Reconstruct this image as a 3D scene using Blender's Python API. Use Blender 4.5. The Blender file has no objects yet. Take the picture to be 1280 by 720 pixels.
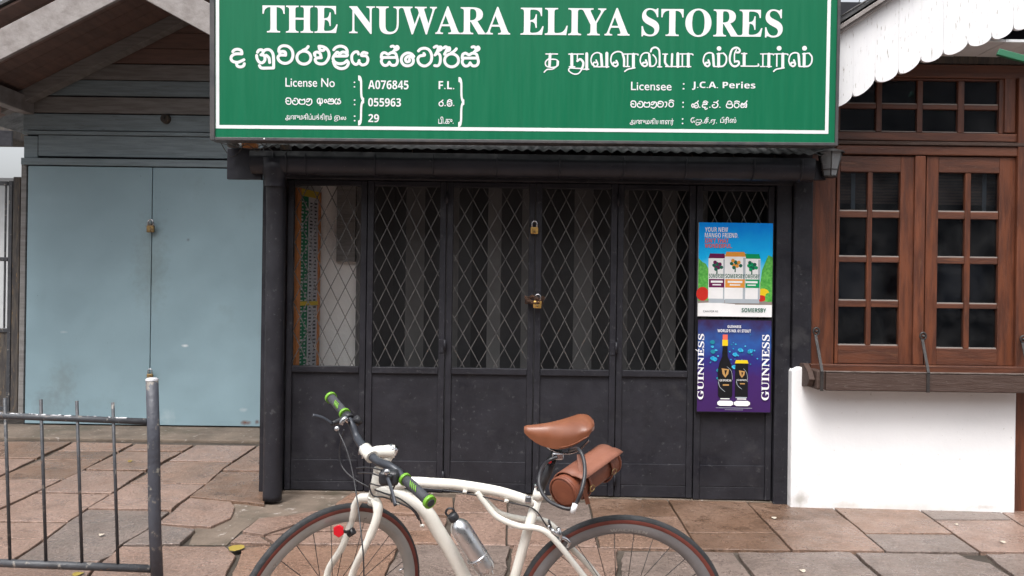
import bpy, bmesh, math, random
from mathutils import Vector, Matrix, noise
R = math.radians
rnd = random.Random(7)
C = bpy.context.scene.collection

# ------------------------------------------------------------ camera, sky, sun, exposure
CAM = Vector((0.0, -5.5, 1.42)); F = 1000.0; ROLL = R(0.8)
cr, sr = math.cos(ROLL), math.sin(ROLL)
cd = bpy.data.cameras.new('camera'); cam = bpy.data.objects.new('camera', cd); C.objects.link(cam)
cd.sensor_width = 36; cd.lens = 36 * F / 1280; cd.clip_end = 2000; cd.clip_start = 0.05
cam.matrix_world = Matrix(((cr, -sr, 0, CAM.x), (0, 0, -1, CAM.y), (sr, cr, 0, CAM.z), (0, 0, 0, 1)))
bpy.context.scene.camera = cam
w = bpy.data.worlds.new('World'); bpy.context.scene.world = w; w.use_nodes = True
wn = w.node_tree.nodes; wl = w.node_tree.links
sky = wn.new('ShaderNodeTexSky'); sky.sky_type = 'NISHITA'; sky.sun_disc = False
sky.sun_elevation = R(62); sky.sun_rotation = R(200); sky.air_density = 1.0; sky.dust_density = 6.0; sky.ozone_density = 1.0
hs = wn.new('ShaderNodeHueSaturation'); hs.inputs['Saturation'].default_value = 0.22
wl.new(sky.outputs[0], hs.inputs['Color']); wl.new(hs.outputs[0], wn['Background'].inputs['Color'])
wn['Background'].inputs['Strength'].default_value = 0.15
sd = bpy.data.lights.new('sun', 'SUN'); sun = bpy.data.objects.new('sun', sd); C.objects.link(sun)
sd.energy = 1.1; sd.angle = R(22); sd.color = (1, 0.985, 0.97)
sun.rotation_euler = (R(28), 0, R(-20)); sun.location = (0, -8, 10)
vs = bpy.context.scene.view_settings
vs.view_transform = 'Standard'; vs.look = 'None'; vs.gamma = 1; vs.use_curve_mapping = False; vs.exposure = 0.85

# ------------------------------------------------------------ helpers
def ray(px, py):
    u = (px - 640) / F; v = (360 - py) / F
    return Vector((u * cr - v * sr, 1.0, u * sr + v * cr))
def P(px, py, Y): return CAM + ray(px, py) * (Y - CAM.y)
def zg(x): return -.0125 * min(5.0, max(0.0, x + .5))       # the street falls gently to the right
def G(px, py, z=0.0):
    r = ray(px, py); p = CAM + r * ((z - CAM.z) / r.z)
    for _ in range(4): p = CAM + r * ((z + zg(p.x) - CAM.z) / r.z)
    return p
def rect(x0, y0, x1, y1, Y):
    xm, ym = (x0 + x1) / 2, (y0 + y1) / 2
    return P(x0, ym, Y).x, P(x1, ym, Y).x, P(xm, y1, Y).z, P(xm, y0, Y).z   # X0,X1,Z0,Z1

class MB:
    def __init__(s): s.v = []; s.f = []; s.m = []; s.sm = []
    def add(s, vs, fs, mi=0, smooth=False):
        b = len(s.v); s.v += [Vector(p) for p in vs]
        for f in fs: s.f.append([b + i for i in f]); s.m.append(mi); s.sm.append(smooth)
        return s
    def box(s, x0, x1, y0, y1, z0, z1, mi=0):
        vs = [(x, y, z) for x in (x0, x1) for y in (y0, y1) for z in (z0, z1)]
        return s.add(vs, [(0, 1, 3, 2), (4, 6, 7, 5), (0, 4, 5, 1), (2, 3, 7, 6), (0, 2, 6, 4), (1, 5, 7, 3)], mi)
    def beam(s, a, b, wd, ht, up=(0, 0, 1), mi=0):     # bar of rectangular section from a to b
        a = Vector(a); b = Vector(b); t = (b - a).normalized(); up = Vector(up)
        sd_ = t.cross(up).normalized(); u = sd_.cross(t).normalized()
        vs = [p + sd_ * (wd / 2 * i) + u * (ht / 2 * j) for p in (a, b) for i, j in ((-1, -1), (1, -1), (1, 1), (-1, 1))]
        return s.add(vs, [(0, 3, 2, 1), (4, 5, 6, 7), (0, 1, 5, 4), (1, 2, 6, 5), (2, 3, 7, 6), (3, 0, 4, 7)], mi)
    def tube(s, pts, r, n=10, closed=False, cap=True, mi=0, ell=1.0):
        pts = [Vector(p) for p in pts]; m = len(pts)
        rs = r if isinstance(r, (list, tuple)) else [r] * m
        tg = []
        for i in range(m):
            a = pts[(i - 1) % m] if closed or i > 0 else pts[0]
            b = pts[(i + 1) % m] if closed or i < m - 1 else pts[-1]
            tg.append((b - a).normalized())
        nrm = tg[0].orthogonal().normalized(); vs = []
        for i in range(m):
            nrm = (nrm - tg[i] * nrm.dot(tg[i])).normalized(); bn = tg[i].cross(nrm)
            for k in range(n):
                a = 2 * math.pi * k / n
                vs.append(pts[i] + (nrm * math.cos(a) + bn * math.sin(a) * ell) * rs[i])
        fs = []
        for i in range(m if closed else m - 1):
            j = (i + 1) % m
            off = 0
            if closed and i == m - 1:      # match the twist when closing the loop
                off = min(range(n), key=lambda o: (vs[i * n] - vs[o]).length)
            for k in range(n):
                fs.append((i * n + k, i * n + (k + 1) % n, j * n + (k + 1 + off) % n, j * n + (k + off) % n))
        s.add(vs, fs, mi, True)
        if cap and not closed:
            b = len(s.v) - len(vs)
            s.f.append([b + k for k in range(n)][::-1]); s.m.append(mi); s.sm.append(False)
            s.f.append([b + (m - 1) * n + k for k in range(n)]); s.m.append(mi); s.sm.append(False)
        return s
    def lathe(s, prof, org, ax, n=24, mi=0, closed_prof=False):  # prof: (radius, along)
        org = Vector(org); ax = Vector(ax).normalized(); u = ax.orthogonal().normalized(); v = ax.cross(u)
        vs = []
        for (r_, h) in prof:
            for k in range(n):
                a = 2 * math.pi * k / n
                vs.append(org + ax * h + (u * math.cos(a) + v * math.sin(a)) * max(r_, 1e-5))
        fs = []; m = len(prof)
        for i in range(m if closed_prof else m - 1):
            j = (i + 1) % m
            for k in range(n): fs.append((i * n + k, i * n + (k + 1) % n, j * n + (k + 1) % n, j * n + k))
        s.add(vs, fs, mi, True)
        return s
    def prism(s, poly, y0, y1, mi=0):      # poly of (x,z) extruded in Y
        n = len(poly); vs = [(x, y0, z) for x, z in poly] + [(x, y1, z) for x, z in poly]
        fs = [tuple(range(n)), tuple(range(2 * n - 1, n - 1, -1))] + [(i, i + n, (i + 1) % n + n, (i + 1) % n) for i in range(n)]
        return s.add(vs, fs, mi)
    def build(s, name, mats, parent=None, bevel=0, seg=2, **kw):
        off = Vector((0, 0, 0)) if parent is None else parent.get('_o') or (0, 0, 0)
        off = Vector(off)
        if parent is not None and parent.parent is not None and parent.type != 'EMPTY': off = Vector(parent['_o'])
        me = bpy.data.meshes.new(name); me.from_pydata([tuple(p - off) for p in s.v], [], s.f); me.update()
        for mt in (mats if isinstance(mats, (list, tuple)) else [mats]): me.materials.append(mt)
        for p, mi, sm in zip(me.polygons, s.m, s.sm): p.material_index = mi; p.use_smooth = sm
        bm = bmesh.new(); bm.from_mesh(me); bmesh.ops.recalc_face_normals(bm, faces=bm.faces); bm.to_mesh(me); bm.free()
        o = bpy.data.objects.new(name, me); C.objects.link(o)
        if parent is not None: o.parent = parent
        o['_o'] = tuple(off)
        if bevel:
            b = o.modifiers.new('bevel', 'BEVEL'); b.width = bevel; b.segments = seg; b.limit_method = 'ANGLE'
        for k, v in kw.items(): o[k] = v
        return o
def thing(name, loc, label, cat, group=None):
    o = bpy.data.objects.new(name, None); C.objects.link(o); o.location = loc; o['_o'] = tuple(loc)
    o.empty_display_size = 0.1
    o['label'] = label; o['category'] = cat
    if group: o['group'] = group
    return o
def tag(o, label, cat, group=None):
    o['label'] = label; o['category'] = cat
    if group: o['group'] = group
    return o
def bxp(x0, y0, x1, y1, Y, dep, mb=None):      # box from a measured rectangle, front face at Y
    X0, X1, Z0, Z1 = rect(x0, y0, x1, y1, Y); mb = mb or MB()
    return mb.box(X0, X1, Y, Y + dep, Z0, Z1)
def cat(pts, n=6, closed=False):
    pts = [Vector(p) for p in pts]; m = len(pts); out = []
    if m < 3 and not closed: 
        return [pts[0].lerp(pts[-1], i / n) for i in range(n + 1)]
    for i in range(m if closed else m - 1):
        g = (lambda k: pts[k % m]) if closed else (lambda k: pts[max(0, min(m - 1, k))])
        p0, p1, p2, p3 = g(i - 1), g(i), g(i + 1), g(i + 2)
        for k in range(n):
            t = k / n
            out.append(0.5 * ((2 * p1) + (p2 - p0) * t + (2 * p0 - 5 * p1 + 4 * p2 - p3) * t * t + (3 * p1 - p0 - 3 * p2 + p3) * t ** 3))
    if not closed: out.append(pts[-1])
    return out

# ------------------------------------------------------------ materials
def hexc(r, g, b):
    f = lambda c: ((c / 255 + 0.055) / 1.055) ** 2.4 if c > 10 else c / 255 / 12.92
    return (f(r), f(g), f(b))
def pm(name, c, c2=None, sc=6, lo=.4, hi=.65, rough=.6, rv=.1, bump=.15, bsc=40, metal=0, stretch=(1, 1, 1), spots=None, coat=0, rand=0, dist=0.01, spec=.5, warp=None, marks=()):
    m = bpy.data.materials.new(name); m.use_nodes = True; nt = m.node_tree; N = nt.nodes; L = nt.links
    bs = N['Principled BSDF']
    geo = N.new('ShaderNodeNewGeometry'); mp = N.new('ShaderNodeMapping'); mp.inputs['Scale'].default_value = stretch
    L.new(geo.outputs['Position'], mp.inputs['Vector'])
    def nz(scale, det=5, vec=None, ro=.55):
        n = N.new('ShaderNodeTexNoise'); n.inputs['Scale'].default_value = scale; n.inputs['Detail'].default_value = det; n.inputs['Roughness'].default_value = ro
        L.new((vec or mp).outputs[0] if vec is None else vec, n.inputs['Vector']); return n
    def ramp(src, a, b, ca=0., cb=1.):
        r = N.new('ShaderNodeMapRange'); r.inputs['From Min'].default_value = a; r.inputs['From Max'].default_value = b
        r.inputs['To Min'].default_value = ca; r.inputs['To Max'].default_value = cb; L.new(src, r.inputs['Value']); return r.outputs[0]
    def mix(fac, a, b):
        x = N.new('ShaderNodeMix'); x.data_type = 'RGBA'
        if isinstance(fac, float): x.inputs[0].default_value = fac
        else: L.new(fac, x.inputs[0])
        for s_, v in ((6, a), (7, b)):
            if isinstance(v, (tuple, list)): x.inputs[s_].default_value = (*v[:3], 1)
            else: L.new(v, x.inputs[s_])
        return x.outputs[2]
    c2 = c2 or tuple(k * .75 for k in c)
    n1 = nz(sc); col = mix(ramp(n1.outputs[0], lo, hi), c, c2)
    if rand:
        oi = N.new('ShaderNodeObjectInfo'); hv = N.new('ShaderNodeHueSaturation'); L.new(col, hv.inputs['Color'])
        L.new(ramp(oi.outputs['Random'], 0, 1, 1 - rand, 1 + rand), hv.inputs['Value']); col = hv.outputs[0]
    if spots:
        for (sc_, th, cc, wd) in spots:
            th = .5 + (th - .5) * .72; n2 = nz(sc_, 6, ro=.65); col = mix(ramp(n2.outputs[0], th, th + wd), col, cc)
    for (px, rad, cc, amt, zs) in marks:       # individual stains: centre, radius, colour, strength, vertical stretch
        vm = N.new('ShaderNodeVectorMath'); vm.operation = 'SUBTRACT'; L.new(geo.outputs['Position'], vm.inputs[0]); vm.inputs[1].default_value = px
        v2 = N.new('ShaderNodeVectorMath'); v2.operation = 'MULTIPLY'; L.new(vm.outputs[0], v2.inputs[0]); v2.inputs[1].default_value = (1, .2, zs)
        ln = N.new('ShaderNodeVectorMath'); ln.operation = 'LENGTH'; L.new(v2.outputs[0], ln.inputs[0])
        n3 = nz(18, 6); ma = N.new('ShaderNodeMath'); ma.operation = 'MULTIPLY_ADD'; L.new(n3.outputs[0], ma.inputs[0]); ma.inputs[1].default_value = rad * 1.6; L.new(ln.outputs['Value'], ma.inputs[2])
        col = mix(ramp(ma.outputs[0], rad * .9, rad * 1.8, amt, 0), col, cc)
    L.new(col, bs.inputs['Base Color'])
    L.new(ramp(nz(sc * 2.3).outputs[0], .3, .7, max(.02, rough - rv), min(1, rough + rv)), bs.inputs['Roughness'])
    bs.inputs['Metallic'].default_value = metal; bs.inputs['Specular IOR Level'].default_value = spec
    if coat: bs.inputs['Coat Weight'].default_value = coat
    if bump:
        bp = N.new('ShaderNodeBump'); bp.inputs['Strength'].default_value = bump; bp.inputs['Distance'].default_value = dist
        L.new(nz(bsc, 7, ro=.6).outputs[0], bp.inputs['Height']); L.new(bp.outputs[0], bs.inputs['Normal'])
        if warp:
            b2 = N.new('ShaderNodeBump'); b2.inputs['Strength'].default_value = .6; b2.inputs['Distance'].default_value = warp[1]
            L.new(nz(warp[0], 2).outputs[0], b2.inputs['Height']); L.new(b2.outputs[0], bp.inputs['Normal'])
    return m
def flat(name, c, rough=.5, metal=0, coat=0):
    return pm(name, c, tuple(k * .93 for k in c), sc=9, rough=rough, rv=.05, bump=.03, bsc=60, metal=metal, coat=coat, spec=.2 if name.startswith('print') else .5)
M = {}
M['black'] = pm('black_paint', (.018, .0178, .0225), (.025, .0245, .031), sc=4, rough=.48, rv=.14, bump=.55, bsc=20, dist=.006, spec=.3, warp=(4, .02),
                spots=[(2.4, .56, (.009, .009, .014), .15), (30, .66, (.055, .055, .06), .06), (9, .7, (.038, .037, .042), .08), (75, .79, (.17, .17, .17), .03), (5, .62, (.033, .032, .036), .1)])
M['black_dark'] = pm('black_paint_gutter', (.015, .015, .02), (.021, .021, .028), sc=7, rough=.4, rv=.12, bump=.35, bsc=25, dist=.005, spec=.35, warp=(6, .01), spots=[(50, .72, (.08, .08, .085), .05)])
M['bars'] = pm('lattice_paint', (.055, .053, .054), (.1, .095, .09), sc=25, rough=.5, bump=.3, bsc=80, spots=[(60, .66, (.13, .08, .05), .05)])
pk = P(189, 283, 2.4); rb = P(308, 528, 2.4); rb2 = P(322, 527, 2.4); lg = P(189, 330, 2.4); wp = P(232, 432, 2.4)
M['blue'] = pm('blue_grey_paint', hexc(135, 160, 170), hexc(142, 168, 178), sc=1.3, rough=.42, rv=.08, bump=.2, bsc=9, dist=.006, warp=(1.6, .05),
               spots=[(26, .76, hexc(100, 115, 118), .04), (1.1, .6, hexc(128, 148, 154), .2)],
               marks=[(pk, .06, hexc(120, 90, 60), .75, 1), (pk, .025, hexc(110, 60, 25), .9, 1), (rb, .06, hexc(105, 60, 40), .95, 2.2), (rb2, .03, hexc(95, 55, 40), .9, 1),
                      (lg, .2, hexc(118, 132, 132), .5, .35), (wp, .04, hexc(215, 222, 225), .9, 2.6), (P(210, 520, 2.4), .09, hexc(178, 195, 200), .5, 1), (P(80, 480, 2.4), .16, hexc(118, 128, 128), .45, .6), (P(236, 300, 2.4), .02, hexc(85, 85, 85), .8, 1), (P(80, 415, 2.4), .045, hexc(175, 190, 195), .7, 3), (P(305, 512, 2.4), .05, hexc(190, 200, 205), .6, 2),
                      (P(60, 505, 2.4), .2, hexc(115, 128, 132), .5, 1)])
M['blue_board'] = pm('blue_board_paint', hexc(136, 152, 160), hexc(120, 134, 140), sc=3, rough=.55, bump=.35, bsc=8, stretch=(1, 1, 14), rand=.08, spots=[(8, .66, hexc(88, 90, 88), .1)])
M['brown_board'] = pm('old_brown_board', (.2, .125, .105), (.15, .1, .085), sc=4, rough=.7, bump=.4, bsc=10, stretch=(1, 1, 10), rand=.12)
M['mid_board'] = pm('old_grey_board', (.22, .215, .21), (.16, .15, .145), sc=4, rough=.7, bump=.4, bsc=10, stretch=(1, 1, 10), rand=.1)
M['barge'] = pm('weathered_white_paint', (.3, .275, .265), (.22, .195, .185), sc=9, rough=.75, bump=.5, bsc=25, stretch=(1, 1, 1), spots=[(14, .66, (.2, .18, .17), .1)])
M['gatewood'] = pm('dark_old_wood', (.05, .045, .045), (.1, .085, .07), sc=12, rough=.8, bump=.6, bsc=30, stretch=(3, 3, .5), spots=[(16, .62, (.2, .13, .07), .08)])
M['sign'] = pm('green_sign_face', (.003, .14, .063), (.006, .152, .071), sc=2, rough=.38, rv=.06, bump=.04, bsc=20, spec=.3, stretch=(14, 14, .6), spots=[(3.2, .66, (.012, .175, .09), .2), (9, .76, (.006, .12, .06), .08)])
M['signframe'] = pm('sign_edge_metal', (.05, .05, .055), (.08, .075, .075), sc=10, rough=.5, bump=.2)
M['letter'] = flat('white_vinyl_lettering', (.82, .83, .84), .4)
M['white'] = pm('white_wall_plaster', (.84, .84, .85), (.8, .8, .81), sc=2, rough=.8, bump=.35, bsc=10, dist=.008,
                marks=[(P(1130, 640, -.1), 1.0, (.55, .52, .47), .45, 13), (P(1000, 625, -.1), .07, (.42, .40, .36), .8, 1), (P(1060, 632, -.1), .12, (.6, .58, .54), .6, 4), (P(1230, 634, -.1), .1, (.5, .46, .42), .6, 5)], spots=[(40, .7, (.6, .58, .55), .04)])
M['whitewood'] = pm('white_wood_paint', (.8, .8, .81), (.76, .76, .78), sc=5, rough=.55, bump=.35, bsc=14, stretch=(4, 4, .5), spots=[(20, .645, (.38, .35, .32), .05)])
M['soffit'] = pm('grey_white_soffit_paint', (.75, .77, .79), (.65, .67, .69), sc=5, rough=.7, bump=.2)
M['brown'] = pm('varnished_brown_wood', (.15, .047, .021), (.06, .02, .012), sc=4, rough=.42, rv=.1, bump=.3, bsc=30, stretch=(6, 6, .7), spots=[(4, .63, (.17, .06, .027), .15), (50, .68, (.15, .1, .075), .05)], rand=.12)
M['brown_h'] = pm('varnished_brown_wood_rail', (.125, .043, .022), (.055, .02, .013), sc=4, rough=.42, rv=.1, bump=.3, bsc=30, stretch=(.7, 6, 6), spots=[(4, .6, (.17, .07, .035), .15), (50, .68, (.15, .1, .075), .05)], rand=.12)
M['silltop'] = pm('worn_sill_wood', (.055, .03, .022), (.075, .047, .038), sc=7, rough=.7, bump=.5, bsc=30, stretch=(.6, 6, 6), spots=[(9, .58, (.05, .028, .02), .1), (30, .7, (.2, .17, .15), .05)])
M['putty'] = flat('grey_putty', (.28, .25, .23), .8)
M['putty2'] = pm('worn_grey_edge', (.16, .13, .115), (.06, .04, .032), sc=9, stretch=(2, 8, 8), rough=.8)
M['blind'] = pm('brown_blind_slat', (.42, .24, .16), (.28, .16, .11), sc=8, rough=.6, stretch=(1, 1, 6), bump=.1, rand=.15)
M['strap_white'] = flat('white_tape', (.6, .6, .58), .7)
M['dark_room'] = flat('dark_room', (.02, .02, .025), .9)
M['iron'] = pm('black_iron', (.018, .017, .018), (.035, .03, .028), sc=20, rough=.5, bump=.4, bsc=60)
M['steel'] = pm('grey_fence_paint', (.055, .058, .066), (.038, .04, .046), sc=12, rough=.5, bump=.4, bsc=40, spots=[(22, .64, (.22, .2, .18), .06), (45, .68, (.14, .08, .05), .05)])
M['post'] = pm('chipped_blue_grey_paint', (.06, .064, .08), (.045, .047, .06), sc=12, rough=.5, bump=.5, bsc=30, spots=[(18, .6, (.2, .18, .16), .05), (9, .66, (.26, .25, .22), .03)])
M['flake'] = pm('bird_lime', (.6, .6, .62), (.4, .4, .42), sc=30, rough=.9, bump=.4)
M['brass'] = pm('brass', (.75, .46, .14), (.5, .3, .1), sc=30, rough=.35, metal=.85, bump=.1)
M['oldbrass'] = pm('tarnished_brass', (.35, .24, .1), (.16, .11, .07), sc=40, rough=.5, metal=.7, bump=.2)
M['chrome'] = pm('polished_metal', (.62, .62, .64), (.5, .5, .52), sc=20, rough=.22, metal=1, bump=.02)
M['alu'] = pm('brushed_aluminium', (.72, .73, .75), (.62, .63, .65), sc=14, rough=.3, rv=.06, metal=1, bump=.05, bsc=90)
M['rust'] = pm('rusty_chain', (.12, .06, .035), (.06, .035, .025), sc=40, rough=.7, metal=.4, bump=.4)
M['shut'] = pm('dark_grey_shutter', (.1, .098, .098), (.075, .073, .073), sc=3, rough=.5, bump=.2, rand=.3, bsc=14)
M['shut2'] = pm('darker_shutter', (.022, .022, .024), (.03, .03, .032), sc=3, rough=.5, bump=.2, rand=.3, bsc=14)
M['innerwall'] = pm('inner_white_wall', (.85, .83, .81), (.76, .74, .72), sc=2, rough=.85, bump=.2)
M['orange'] = pm('orange_wood', (.5, .2, .07), (.4, .15, .05), sc=10, rough=.5)
M['zinc'] = pm('corrugated_zinc', (.09, .09, .09), (.02, .02, .02), sc=9, rough=.45, metal=.5, bump=.3)
M['yellow'] = flat('yellow_tape', (.55, .4, .04), .6)
M['pgreen'] = flat('print_green', (.02, .16, .08), .6); M['pgrey'] = flat('print_grey', (.5, .5, .53), .7); M['pdark'] = flat('print_dark', (.05, .05, .06), .7)
M['mortar'] = pm('mortar', (.075, .06, .047), (.04, .032, .025), sc=5, rough=.9, bump=.9, bsc=26, dist=.012, spots=[(9, .58, (.065, .05, .038), .1)])
M['concrete'] = pm('worn_concrete', (.165, .127, .098), (.1, .077, .058), sc=4, rough=.85, bump=.9, bsc=18, dist=.012, spots=[(2, .52, (.1, .085, .06), .2), (18, .66, (.34, .3, .27), .06)])
M['asphalt'] = pm('asphalt', (.05, .05, .052), (.065, .063, .062), sc=8, rough=.85, bump=.6, bsc=120)
M['earth'] = pm('bare_earth', (.12, .09, .06), (.08, .06, .04), sc=3, rough=.95, bump=.5)
def stone(name, a, b, st):
    return pm(name, a, b, sc=2.2, lo=.35, hi=.68, rough=.33, rv=.16, bump=1, bsc=34, dist=.012, rand=.1,
              spots=[(1.5, .45, st, .3), (6, .56, tuple(k * .55 for k in a), .16), (24, .58, tuple(k * .65 for k in a), .12), (95, .56, tuple(min(.6, k * 1.45) for k in a), .1), (60, .62, tuple(k * .3 for k in a), .06)])
ST = [stone('pink_stone', (.275, .185, .148), (.205, .132, .1), (.14, .088, .062)),
      stone('tan_stone', (.245, .158, .118), (.18, .112, .08), (.1, .062, .04)),
      stone('grey_stone', (.21, .162, .14), (.165, .127, .108), (.105, .08, .065)),
      stone('orange_stone', (.265, .165, .118), (.21, .124, .088), (.12, .072, .047)),
      stone('brown_stained_stone', (.15, .088, .057), (.205, .132, .096), (.08, .046, .028))]
M['frame'] = pm('cream_bicycle_paint', (.78, .755, .69), (.74, .71, .64), sc=6, rough=.25, rv=.06, bump=.02, coat=.5, spots=[(60, .74, (.45, .4, .34), .04)])
M['rubber'] = pm('tyre_rubber', (.018, .019, .021), (.03, .031, .034), sc=20, rough=.75, bump=.3, bsc=90)
M['sidewall'] = pm('brown_tyre_wall', (.17, .04, .028), (.12, .03, .022), sc=12, rough=.7)
M['rim'] = pm('grey_rim', (.2, .2, .21), (.26, .26, .27), sc=7, rough=.38, metal=.35, bump=.05)
M['rim_l'] = pm('light_alloy_rim', (.42, .42, .41), (.35, .35, .34), sc=7, rough=.36, metal=.4, bump=.05)
M['bar'] = pm('dark_bar_alloy', (.045, .05, .062), (.035, .038, .048), sc=15, rough=.42, metal=.2, bump=.05)
M['grip'] = pm('grey_grip_rubber', (.04, .042, .05), (.05, .052, .06), sc=20, rough=.75, bump=.25, bsc=120)
M['lime'] = flat('lime_green', (.16, .38, .03), .45)
M['bpl'] = pm('black_plastic', (.02, .02, .024), (.03, .03, .034), sc=20, rough=.4, bump=.05)
M['leather'] = pm('tan_leather', (.21, .072, .034), (.155, .05, .023), sc=8, rough=.4, rv=.06, bump=.1, bsc=110, dist=.003, spots=[(30, .7, (.2, .06, .02), .08)])
M['bag'] = pm('brown_bag_leather', (.22, .068, .033), (.165, .048, .024), sc=10, rough=.5, rv=.08, bump=.2, bsc=90, dist=.003)
M['bagflap'] = pm('brown_bag_flap', (.235, .092, .056), (.175, .062, .036), sc=10, rough=.55, rv=.08, bump=.2, bsc=90, dist=.003)
M['red'] = flat('red_reflector', (.55, .01, .02), .2)
M['leaf'] = flat('yellow_leaf', (.3, .22, .04), .7)
M['dryleaf'] = flat('dry_pale_chip', (.5, .44, .36), .8)
M['green_beam'] = flat('green_painted_edge', (.02, .14, .07), .5)
M['crown'] = pm('leaves', (.05, .07, .03), (.09, .11, .05), sc=2, rough=.6, bump=0)
M['bark'] = pm('bark', (.12, .09, .07), (.07, .055, .045), sc=8, rough=.9)
def glass():
    m = bpy.data.materials.new('window_glass'); m.use_nodes = True; N = m.node_tree.nodes; L = m.node_tree.links
    N.remove(N['Principled BSDF'])
    t = N.new('ShaderNodeBsdfTransparent'); t.inputs[0].default_value = (.62, .66, .7, 1)
    g = N.new('ShaderNodeBsdfGlossy'); g.inputs['Roughness'].default_value = .06; g.inputs[0].default_value = (.75, .8, .9, 1)
    d = N.new('ShaderNodeBsdfDiffuse'); d.inputs[0].default_value = (.3, .3, .3, 1)
    geo = N.new('ShaderNodeNewGeometry'); nz = N.new('ShaderNodeTexNoise'); nz.inputs['Scale'].default_value = 6; nz.inputs['Detail'].default_value = 6; L.new(geo.outputs['Position'], nz.inputs['Vector'])
    bp = N.new('ShaderNodeBump'); bp.inputs['Strength'].default_value = .06; bp.inputs['Distance'].default_value = .01; L.new(nz.outputs[0], bp.inputs['Height']); L.new(bp.outputs[0], g.inputs['Normal'])
    fr = N.new('ShaderNodeFresnel'); fr.inputs[0].default_value = 1.5
    x = N.new('ShaderNodeMixShader'); L.new(fr.outputs[0], x.inputs[0]); L.new(t.outputs[0], x.inputs[1]); L.new(g.outputs[0], x.inputs[2])
    mr = N.new('ShaderNodeMapRange'); mr.inputs['From Min'].default_value = .35; mr.inputs['From Max'].default_value = .75; mr.inputs['To Max'].default_value = .05; L.new(nz.outputs[0], mr.inputs[0])
    y = N.new('ShaderNodeMixShader'); L.new(mr.outputs[0], y.inputs[0]); L.new(x.outputs[0], y.inputs[1]); L.new(d.outputs[0], y.inputs[2])
    L.new(y.outputs[0], N['Material Output'].inputs[0]); return m
M['glass'] = glass()

# ------------------------------------------------------------ lettering
def bold_serif(s): return ''.join(chr(0x1D400 + ord(c) - 65) if 'A' <= c <= 'Z' else c for c in s)
def bold_sans(s):
    return ''.join(chr(0x1D5D4 + ord(c) - 65) if 'A' <= c <= 'Z' else chr(0x1D5EE + ord(c) - 97) if 'a' <= c <= 'z' else chr(0x1D7EC + ord(c) - 48) if '0' <= c <= '9' else c for c in s)
def text2d(body, offset=0.0):
    cu = bpy.data.curves.new('lettering', 'FONT'); cu.body = body; cu.size = 1; cu.offset = offset; cu.resolution_u = 4
    o = bpy.data.objects.new('lettering', cu); C.objects.link(o)
    dg = bpy.context.evaluated_depsgraph_get(); dg.update()
    me = bpy.data.meshes.new_from_object(o.evaluated_get(dg))
    vs = [(v.co.x, v.co.y) for v in me.vertices]; fs = [tuple(p.vertices) for p in me.polygons]
    bpy.data.objects.remove(o); bpy.data.curves.remove(cu); bpy.data.meshes.remove(me)
    return vs, fs
def put_text(mb, body, x0, z0, x1, z1, y, offset=0, mi=0, fn=None, fitw=True):
    vs, fs = text2d(body, offset)
    if not vs: return
    a, b = min(v[0] for v in vs), max(v[0] for v in vs); c, d = min(v[1] for v in vs), max(v[1] for v in vs)
    out = []
    for (x, z) in vs:
        X = x0 + (x - a) / (b - a) * (x1 - x0); Z = z0 + (z - c) / (d - c) * (z1 - z0)
        out.append(fn(X, Z) if fn else (X, y, Z))
    mb.add(out, fs, mi)
LAY = [0]
def ribbon(mb, pts, wd, y, mi=0, smooth=True, n=5):   # pen stroke in the XZ plane; pts (x,z)
    pts = [Vector((p[0], p[1])) for p in pts]
    q = cat(pts, n) if smooth else pts
    LAY[0] += 1; y = y - .00006 * (LAY[0] % 12)
    k = 6; vs = []; fs = []; m = len(q)
    for i, p in enumerate(q):
        t = (q[min(i + 1, m - 1)] - q[max(i - 1, 0)]); t = t.normalized() if t.length > 0 else Vector((1, 0)); nn = Vector((-t.y, t.x)) * wd / 2
        vs += [(p.x + nn.x, y - i * 2e-6, p.y + nn.y), (p.x - nn.x, y - i * 2e-6, p.y - nn.y)]
    for i in range(m - 1): fs.append((2 * i, 2 * i + 1, 2 * i + 3, 2 * i + 2))
    mb.add(vs, fs, mi)
    for p in (q[0], q[-1]):
        mb.add([(p.x + math.cos(a * math.pi / 5) * wd / 2, y - .00003, p.y + math.sin(a * math.pi / 5) * wd / 2) for a in range(10)], [tuple(range(10))], mi)

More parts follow.
